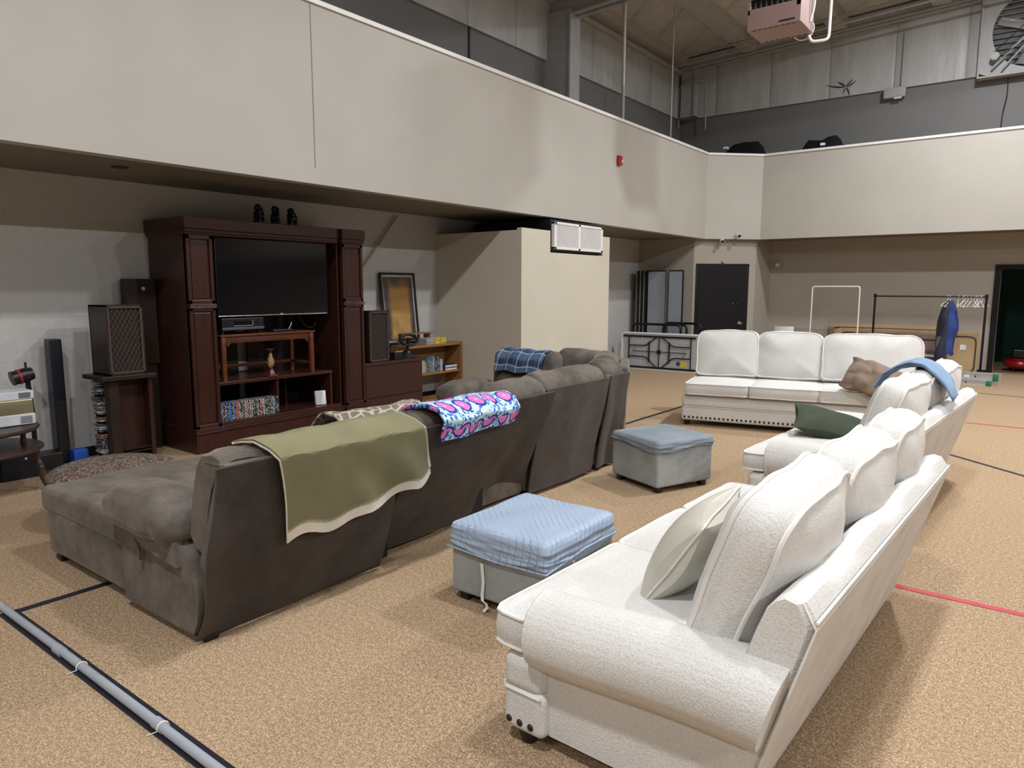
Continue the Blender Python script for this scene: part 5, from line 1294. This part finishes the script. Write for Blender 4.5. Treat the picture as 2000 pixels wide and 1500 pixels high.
def jk(u, v):
    a = u * 2 * PI; z = 1.47 - 1.02 * v
    w_ = .035 + .125 * min(1, v * 1.9) + .02 * math.sin(v * 6); d_ = .05 + .12 * min(1, v * 3)
    k = noise.noise(Vector((math.cos(a) * 1.5, math.sin(a) * 1.5, v * 3)))
    cx = .02 + .01 * math.sin(v * 5) - .02 * v
    return (cx + w_ * math.cos(a) * (1 + .25 * k) + .02 * math.sin(3 * a + v * 5) + .014 * math.sin(9 * a + v * 2), d_ * math.sin(a) * (1 + .3 * k), z - (.16 * (math.cos(a) < 0) * v * v) + .05 * k * v)
JK = NT('navy_jacket_cloth'); sp_ = JK.n('ShaderNodeSeparateXYZ'); JK.l(JK.coord('Object'), sp_.inputs[0])
JKM = JK.set(Color=JK.mix(JK.ramp(sp_.outputs[0], [(.48, 0.0), (.52, 1.0)]) if False else JK.math('GREATER_THAN', sp_.outputs[0], .045), (.022, .028, .055), (.018, .045, .20)), Roughness=.8)
t = thing('jacket', 'navy blue jacket hanging on the black garment rack', 'jacket', (-1.60, 15.6, 0))
obj('jacket_body', grid(jk, 32, 24, .004), JKM, t)
obj('lining', wob(grid(lambda u, v: (-.12 + .16 * u - .03 * v, -.13 - .02 * math.sin(u * 5), .80 - .30 * v + .05 * u), 8, 10, .006), .02, 5, 2), plain('grey_lining', (.10, .10, .095), .8), t, label='grey lining flap')
# folded brown banquet tables against the wall
TAN = plain('tan_hardboard', (.42, .29, .15), .6, 0, .08, 2); MAUVE = plain('mauve_hardboard', (.20, .125, .115), .6, 0, .06, 2); DKB = plain('dark_brown_steel', (.035, .022, .02), .45)
def btable(x0, x1, y, top, lean, label, m_, legs=True):
    t = thing('folded_banquet_table', label, 'table', ((x0 + x1) / 2, y, 0)); w_ = x1 - x0; M_ = T(0, 0, .0, rx=-lean)
    pl_ = [(p.x, p.y) for p in smoothpoly([(-w_ / 2, 0), (w_ / 2, 0), (w_ / 2, top), (-w_ / 2, top)], .05)]
    obj('tabletop', prism(pl_, 0, .022, 'y'), m_, t, smooth=False, M=M_)
    fr_ = smoothpoly([(-w_ / 2 + .05, .06), (w_ / 2 - .05, .06), (w_ / 2 - .05, top - .09), (-w_ / 2 + .05, top - .09)], [.12] * 4, 3)
    obj('apron_rail', tube([(p.x, -.014, p.y) for p in fr_], .011, 6, closed=True), DKB, t, M=M_)
    if legs:
        for s_ in (-1, 1):
            obj('folded_leg', tube(rnd([(s_ * w_ * .14 - s_ * .10, -.03, top * .82), (s_ * w_ * .14, -.03, top * .82), (s_ * w_ * .14, -.03, .2)], .07), .012, 8), plain('bare_steel_tube_%d' % (s_ + 1), (.35, .30, .27), .35, .6) if False else BRONZE, t, M=M_)
            obj('cross_bar', tube([(s_ * w_ * .14, -.028, top * .60), (s_ * w_ * .46, -.028, top * .60)], .010, 6), DKB, t, M=M_)
            obj('cross_bar', tube([(s_ * w_ * .14, -.028, top * .30), (s_ * w_ * .46, -.028, top * .30)], .010, 6), DKB, t, M=M_)
            obj('brace', tube([(s_ * w_ * .30, -.034, top * .60), (s_ * w_ * .40, -.034, top * .45), (s_ * w_ * .30, -.034, top * .30)], .006, 6), DKB, t, M=M_)
        obj('latch', box(w_ * .22, w_ * .40, -.032, -.024, top * .44, top * .50), plain('pale_latch', (.5, .46, .42), .5), t, smooth=False, M=M_)
btable(-3.92, -1.55, 16.60, .95, .13, 'tan folded banquet table, rearmost of the stack leaning on the north wall', TAN, False)
btable(-3.70, -1.12, 16.42, .86, .09, 'long tan folded banquet table with a white label, second of the wall stack', TAN, False)
btable(-3.36, -1.62, 16.28, .78, .07, 'mauve folded banquet table with folded steel legs, front of the wall stack', MAUVE, True)
tt = [o_ for o_ in bpy.data.objects if o_.name.startswith('folded_banquet_table')][1]
obj('paper_label', box(.98, 1.08, -.004, -.001, .50, .60), WHITEP, tt, smooth=False, M=T(0, 0, 0, rx=-.09), label='white paper label')
o = obj('dark_table_end', prism([(p.x, p.y) for p in smoothpoly([(-4.02, 0), (-3.78, 0), (-3.78, .86), (-3.86, .86)], .05)], 16.50, 16.54, 'y'), MAUVE, smooth=False); tag(o, 'dark slanted table edge at the left end of the wall stack', 'table')
# ladder lying on the floor
t = thing('ladder', 'aluminium extension ladder with green feet lying on its side on the carpet', 'ladder', (-1.65, 15.05, 0), -.06)
GRN = plain('green_ladder_cap', (.02, .16, .07), .5)
obj('rail', join(box(-1.0, .93, -.02, .0, .09, .20, .003), box(-1.0, .93, -.035, .0, .195, .205, .002), box(-1.0, .93, -.035, .0, .085, .095, .002)), ALU, t, smooth=False)
obj('rail', join(box(-1.0, .85, -.14, -.12, .0, .085, .003), box(-1.0, .85, -.155, -.12, .08, .088, .002), box(-1.0, .85, -.155, -.12, .0, .008, .002)), ALU, t, smooth=False)
obj('rail', box(-1.0, .98, .22, .24, .0, .2, .003), ALU, t, smooth=False)
for k in range(6): obj('rung', tube([(-.85 + .3 * k, -.01, .14), (-.85 + .3 * k, .23, .12)], .014, 8), ALU, t)
obj('end_cap', box(.88, .96, -.045, .01, .08, .21, .006), GRN, t); obj('end_cap', box(.80, .88, -.16, -.11, .0, .09, .006), GRN, t)
obj('hole_mark', join(xf(lathe([(.016, 0), (.001, .002)], 12), T(.62, -.0215, .145, rx=PI / 2)), xf(lathe([(.014, 0), (.001, .002)], 12), T(.50, -.1415, .045, rx=PI / 2))), BLACK, t)
obj('sticker', box(.45, .53, -.0235, -.021, .12, .175), WHITEP, t, smooth=False)
# compressor in the green room
t = thing('air_compressor', 'red pancake air compressor on the floor of the green room', 'compressor', (-.48, 17.95, 0))
obj('tank', lathe([(.02, .06), (.2, .07), (.29, .12), (.31, .17), (.29, .22), (.2, .27), (.02, .28)], 32), REDW, t)
obj('motor', wob(rbox(.34, .24, .20, .05, 3, 4, (.0, 0, .38)), .015, 6, 3), BLACK, t)
obj('hose', tube(rnd([(-.15, -.1, .42), (-.3, -.1, .34), (-.1, -.2, .30), (.2, -.2, .33), (.3, 0, .38)], .1), .012, 8), BLACK, t)
for k in range(3): obj('foot', lathe([(.025, 0), (.02, .08)], 10, (.2 * math.cos(k * 2.1), .2 * math.sin(k * 2.1), 0)), BLACK, t)
o = obj('cord', tube(rnd([(-.22, 17.6, .9), (-.30, 17.6, .8), (-.32, 17.6, .5), (-.24, 17.6, .25)], .1, 5), .012, 8), BLACK); tag(o, 'looped black hose hanging inside the green room', 'hose')

# ---------------------------------------------------------------- up on the balcony and the roof steel
BAG = m_sat('black_bag_cloth', (.006, .006, .010), .8, 200, .2, .4)
def bag(loc, pts, d_, label, patch):
    V, F = [], []; N_ = len(pts); m_ = 10
    t = thing('duffel_bag', label, 'bag', loc)
    for i in range(m_ + 1):
        k = math.sin(PI * i / m_) ** .5
        for (x, z) in pts: V.append((x * (.8 + .2 * k), (i / m_ - .5) * d_, z * k if z > .05 else z))
    for i in range(m_):
        for k in range(N_): F.append((i * N_ + k, i * N_ + (k + 1) % N_, (i + 1) * N_ + (k + 1) % N_, (i + 1) * N_ + k))
    F.append(tuple(range(N_))); F.append(tuple(range(m_ * N_, m_ * N_ + N_)))
    obj('bag_body', wob((V, F, None), .02, 4, loc[0]), BAG, t)
    obj('patch', box(patch[0], patch[0] + .08, -d_ / 2 - .03, -d_ / 2 + .1, patch[1], patch[1] + .05), WHITEP, t, smooth=False, label='small pale patch')
bag((-5.80, 16.15, 4.36), [(-.56, 0), (.56, 0), (.50, .16), (.40, .42), (.30, .53), (.0, .555), (-.25, .52), (-.46, .34), (-.55, .15)], .5, 'rounded black bag on the balcony behind the chamfered corner', (-.38, .40))
bag((-4.12, 16.1, 4.36), [(-.42, 0), (.44, 0), (.44, .22), (.38, .27), (.33, .38), (.22, .46), (.08, .44), (-.02, .38), (-.30, .42), (-.40, .28)], .45, 'lumpy black bag with a white patch on the balcony, right of the rounded one', (.0, .24))
struct('floor_balcony', prism([(XW, YS), (-6.24, YS), (-6.24, 14.90), (-5.27, 15.84), (XE, 15.84), (XE, YN), (XW, YN)], 4.28, 4.355), CARPET)
# exhaust fan
t = thing('exhaust_fan', 'large round belt-driven exhaust fan with louvres high on the north wall', 'fan', (-.66, 16.7, 6.38))
FW, FR_ = .86, .70
outer = [(-FW, -.72), (FW, -.72), (FW, .80), (-FW, .80)]
N_ = 48; ro = [Vector((FR_ * math.cos(2 * PI * k / N_), FR_ * math.sin(2 * PI * k / N_) + .04)) for k in range(N_)]
def sq(a):
    c_, s_ = math.cos(a), math.sin(a); k = min(FW / max(1e-6, abs(c_)), (.80 if s_ > 0 else .72) / max(1e-6, abs(s_))); return Vector((c_ * k, s_ * k))
V, F = [], []
for k in range(N_):
    a = 2 * PI * k / N_; o_ = sq(a)
    for (p, y) in ((o_, 0.), (ro[k], 0.), (ro[k], .10), (o_, .05)): V.append((p.x, -.12 + y, p.y))
for k in range(N_):
    b = ((k + 1) % N_) * 4; a = k * 4
    for (i, j) in ((0, 1), (1, 2), (2, 3), (3, 0)): F.append((a + i, a + j, b + j, b + i))
obj('fan_panel', (V, F, None), STEEL, t); obj('panel_edge', join(box(-FW - .03, -FW, -.16, .04, -.75, .83), box(FW, FW + .03, -.16, .04, -.75, .83), box(-FW, FW, -.16, .04, -.75, -.72)), STEELD, t, smooth=False)
for k in range(14):
    z = -.66 + .1 * k; obj('louvre', xf(box(-.72, .72, -.045, .045, -.003, .003), T(0, .0, z + .04, rx=.75)), ALU, t, smooth=False)
obj('back_plate', box(-.8, .8, .03, .045, -.7, .78), plain('dark_fan_void', (.10, .11, .12), .6), t, smooth=False)
for k in range(4): obj('fan_blade', xf(rbox(.62, .012, .20, .005, 1, 1, (.34, 0, 0)), T(.0, -.05, .04) @ Matrix.Rotation(k * PI / 2 + .35, 4, 'Y') @ Matrix.Rotation(.5, 4, 'X')), ALU, t)
obj('motor', join(xf(lathe([(.06, -.08), (.075, -.07), (.075, .06), (.01, .07)], 18), T(-.62, -.20, -.42, rx=PI / 2))), STEEL, t); obj('pulley', xf(lathe([(.07, 0), (.07, .01), (.055, .015), (.07, .02), (.07, .03), (.01, .03)], 24), T(-.62, -.27, -.42, rx=PI / 2)), STEEL, t)
obj('drive_belt', join(tube([(-.69, -.285, -.40), (-.14, -.285, .12)], .008, 6), tube([(-.57, -.285, -.47), (.10, -.285, -.06)], .008, 6)), BLACK, t)
obj('bracket_arm', join(tube([(-.66, -.2, -.62), (.0, -.2, .06)], .022, 6), tube([(-.50, -.2, -.66), (.05, -.2, .0)], .018, 6)), STEEL, t)
obj('hub', xf(lathe([(.09, -.02), (.09, .06), (.02, .07)], 20), T(0, -.20, .04, rx=PI / 2)), STEEL, t)
o = obj('hanging_cord', tube(rnd([(-1.06, 16.72, 5.62), (-1.05, 16.72, 5.3), (-1.10, 16.72, 5.0), (-1.12, 16.72, 4.2)], .1), .010, 6), BLACK); tag(o, 'thin black cord hanging down the grey band below the exhaust fan', 'cord')
t = thing('emergency_light', 'grey emergency light box high on the north wall with conduit above', 'wall light', (-2.96, 16.695, 5.63))
obj('housing', rbox(.40, .09, .20, .02, 3, 1, (0, 0, 0)), STEEL, t); obj('indicator', box(-.0, .14, -.05, -.03, -.13, -.10), WHITEP, t, smooth=False); obj('conduit', tube([(.12, -.02, .10), (.12, -.02, 1.15)], .012, 6), STEEL, t)
tg = []
for (a, l_, w_, b) in ((.2, .22, .03, .3), (1.0, .20, .03, -.2), (2.3, .22, .035, .2), (3.05, .42, .03, -.15), (4.1, .14, .02, .2), (5.4, .20, .03, -.3)):
    p = [Vector((math.cos(a + b * q) * l_ * q, math.sin(a + b * q) * l_ * q)) for q in (.1, .4, .7, 1)]
    tg.append(tube([(p_.x, -.004 * (1 - i / 3) - .004, p_.y) for i, p_ in enumerate(p)], [w_ * .25, w_ * .45, w_ * .35, .002], 5))
o = obj('torn_insulation', join(*tg), plain('tear_dark', (.03, .028, .025), .9)); o.location = (-3.90, 16.745, 5.90); tag(o, 'star-shaped dark tear in the white wall insulation', 'tear')  # dark strips modelling the rips in the insulation
GAS = plain('grey_gas_pipe', (.33, .33, .32), .45, .2)
for dy, dz, lab in ((0, 0, 'upper of the two thin parallel roof pipes near the north wall'), (.10, -.12, 'lower of the two thin parallel roof pipes near the north wall')):
    o = obj('gas_pipe', tube([(-7.4, 15.6 + dy, 6.78 + dz), (-1.0, 15.6 + dy, 7.12 + dz), (8, 15.6 + dy, 7.5 + dz)], .022, 8), GAS); tag(o, 'grey ' + lab, 'pipe')
o = obj('pipe_hanger', join(*[tube([(x, 15.6, 6.80 + .045 * (x + 7.4)), (x, 15.6, 7.2 + .045 * (x + 7.4))], .008, 6) for x in (-5.6,)]), GAS); tag(o, 'short rod hanging the thin grey pipes from the purlin', 'rod')
for x0, lab in ((-7.22, 'left'),):
    o = obj('conduit_loop', tube(rnd([(-7.58, 16.55, 5.5), (-7.58, 16.55, 6.42), (-7.40, 16.40, 6.50), (-7.1, 16.40, 6.52), (-6.92, 16.55, 6.46), (-6.92, 16.6, 5.4)], .12, 5), .018, 8), GAS); tag(o, 'thin grey conduit looped over the corner column high on the north wall', 'conduit')
o = obj('copper_tube', tube([(-7.55, 11.55, 5.9), (-7.55, 11.55, 6.4)], .02, 8), plain('copper', (.5, .26, .14), .3, .8)); tag(o, 'short copper coloured tube on the wall beside the steel column', 'tube')
# unit heater hanging from the roof
HPINK = plain('dusty_pink_enamel', (.33, .225, .21), .45, 0, .05, 2); HVOID = plain('heater_void', (.012, .010, .012), .6)
t = thing('unit_heater', 'dusty pink gas unit heater hanging from the roof with louvred front', 'heater', (-3.30, 10.05, 5.15), 0.0)
W_, D_, H_ = .70, .60, .78
obj('heater_body', join(box(-W_ / 2, W_ / 2, .06, D_, 0, H_, .006)), HPINK, t, smooth=False)
obj('front_frame', join(box(-W_ / 2, W_ / 2, 0, .06, 0, .27, .006), box(-W_ / 2, W_ / 2, 0, .06, H_ - .05, H_, .006), box(-W_ / 2, -W_ / 2 + .035, 0, .06, .2, H_, .004), box(W_ / 2 - .06, W_ / 2, 0, .06, .2, H_, .004)), HPINK, t, smooth=False)
obj('burner_void', box(-W_ / 2 + .03, W_ / 2 - .05, .05, .065, .26, H_ - .05), HVOID, t, smooth=False)
for k in range(8): obj('heat_tube', tube([(-W_ / 2 + .09 + .072 * k, .045, .28), (-W_ / 2 + .09 + .072 * k, .045, H_ - .06)], .014, 8), plain('sooty_steel_%d' % k, (.10, .10, .11), .35, .6) if k == 0 else bpy.data.materials['sooty_steel_0'], t)
for z in (.40, .52, .64): obj('louvre', xf(box(-W_ / 2 + .03, W_ / 2 - .06, -.03, .03, -.002, .002), T(0, .02, z, rx=.5)), HPINK, t, smooth=False)
obj('label_plate', join(box(.08, .28, -.004, 0, .035, .055)), HVOID, t, smooth=False)
for k in range(8):
    for y_ in (.03, D_ - .04): obj('bottom_slot', box(-W_ / 2 + .06 + .075 * k, -W_ / 2 + .11 + .075 * k, y_, y_ + .018, -.003, .001), HVOID, t, smooth=False)
obj('fan_guard', xf(tube([(.14 * math.cos(PI * k / 10), 0, .14 * math.sin(PI * k / 10)) for k in range(20)], .008, 6, closed=True), T(.20, D_ + .08, .10)), WHITEM, t)
obj('vent_pipe', tube(rnd([(.28, D_ + .06, .0), (.32, D_ + .06, -.09), (.50, D_ + .10, -.09), (.53, D_ + .12, -.05), (.56, D_ + .10, 2.0)], .05, 4), .020, 10), WHITEM, t, label='white pipe')
obj('wiring', tube(rnd([(W_ / 2 + .01, .42, .1), (W_ / 2 + .05, .45, .3), (W_ / 2 + .04, .45, H_), (W_ / 2 + .04, .45, 1.9)], .1, 4), .012, 6), WHITEM, t, label='white cable')
for (x, y) in ((-.3, .1), (.3, .1), (-.3, .5), (.3, .5)): obj('hanger_rod', tube([(x, y, H_), (x, y, 2.05)], .006, 6), STEEL, t)
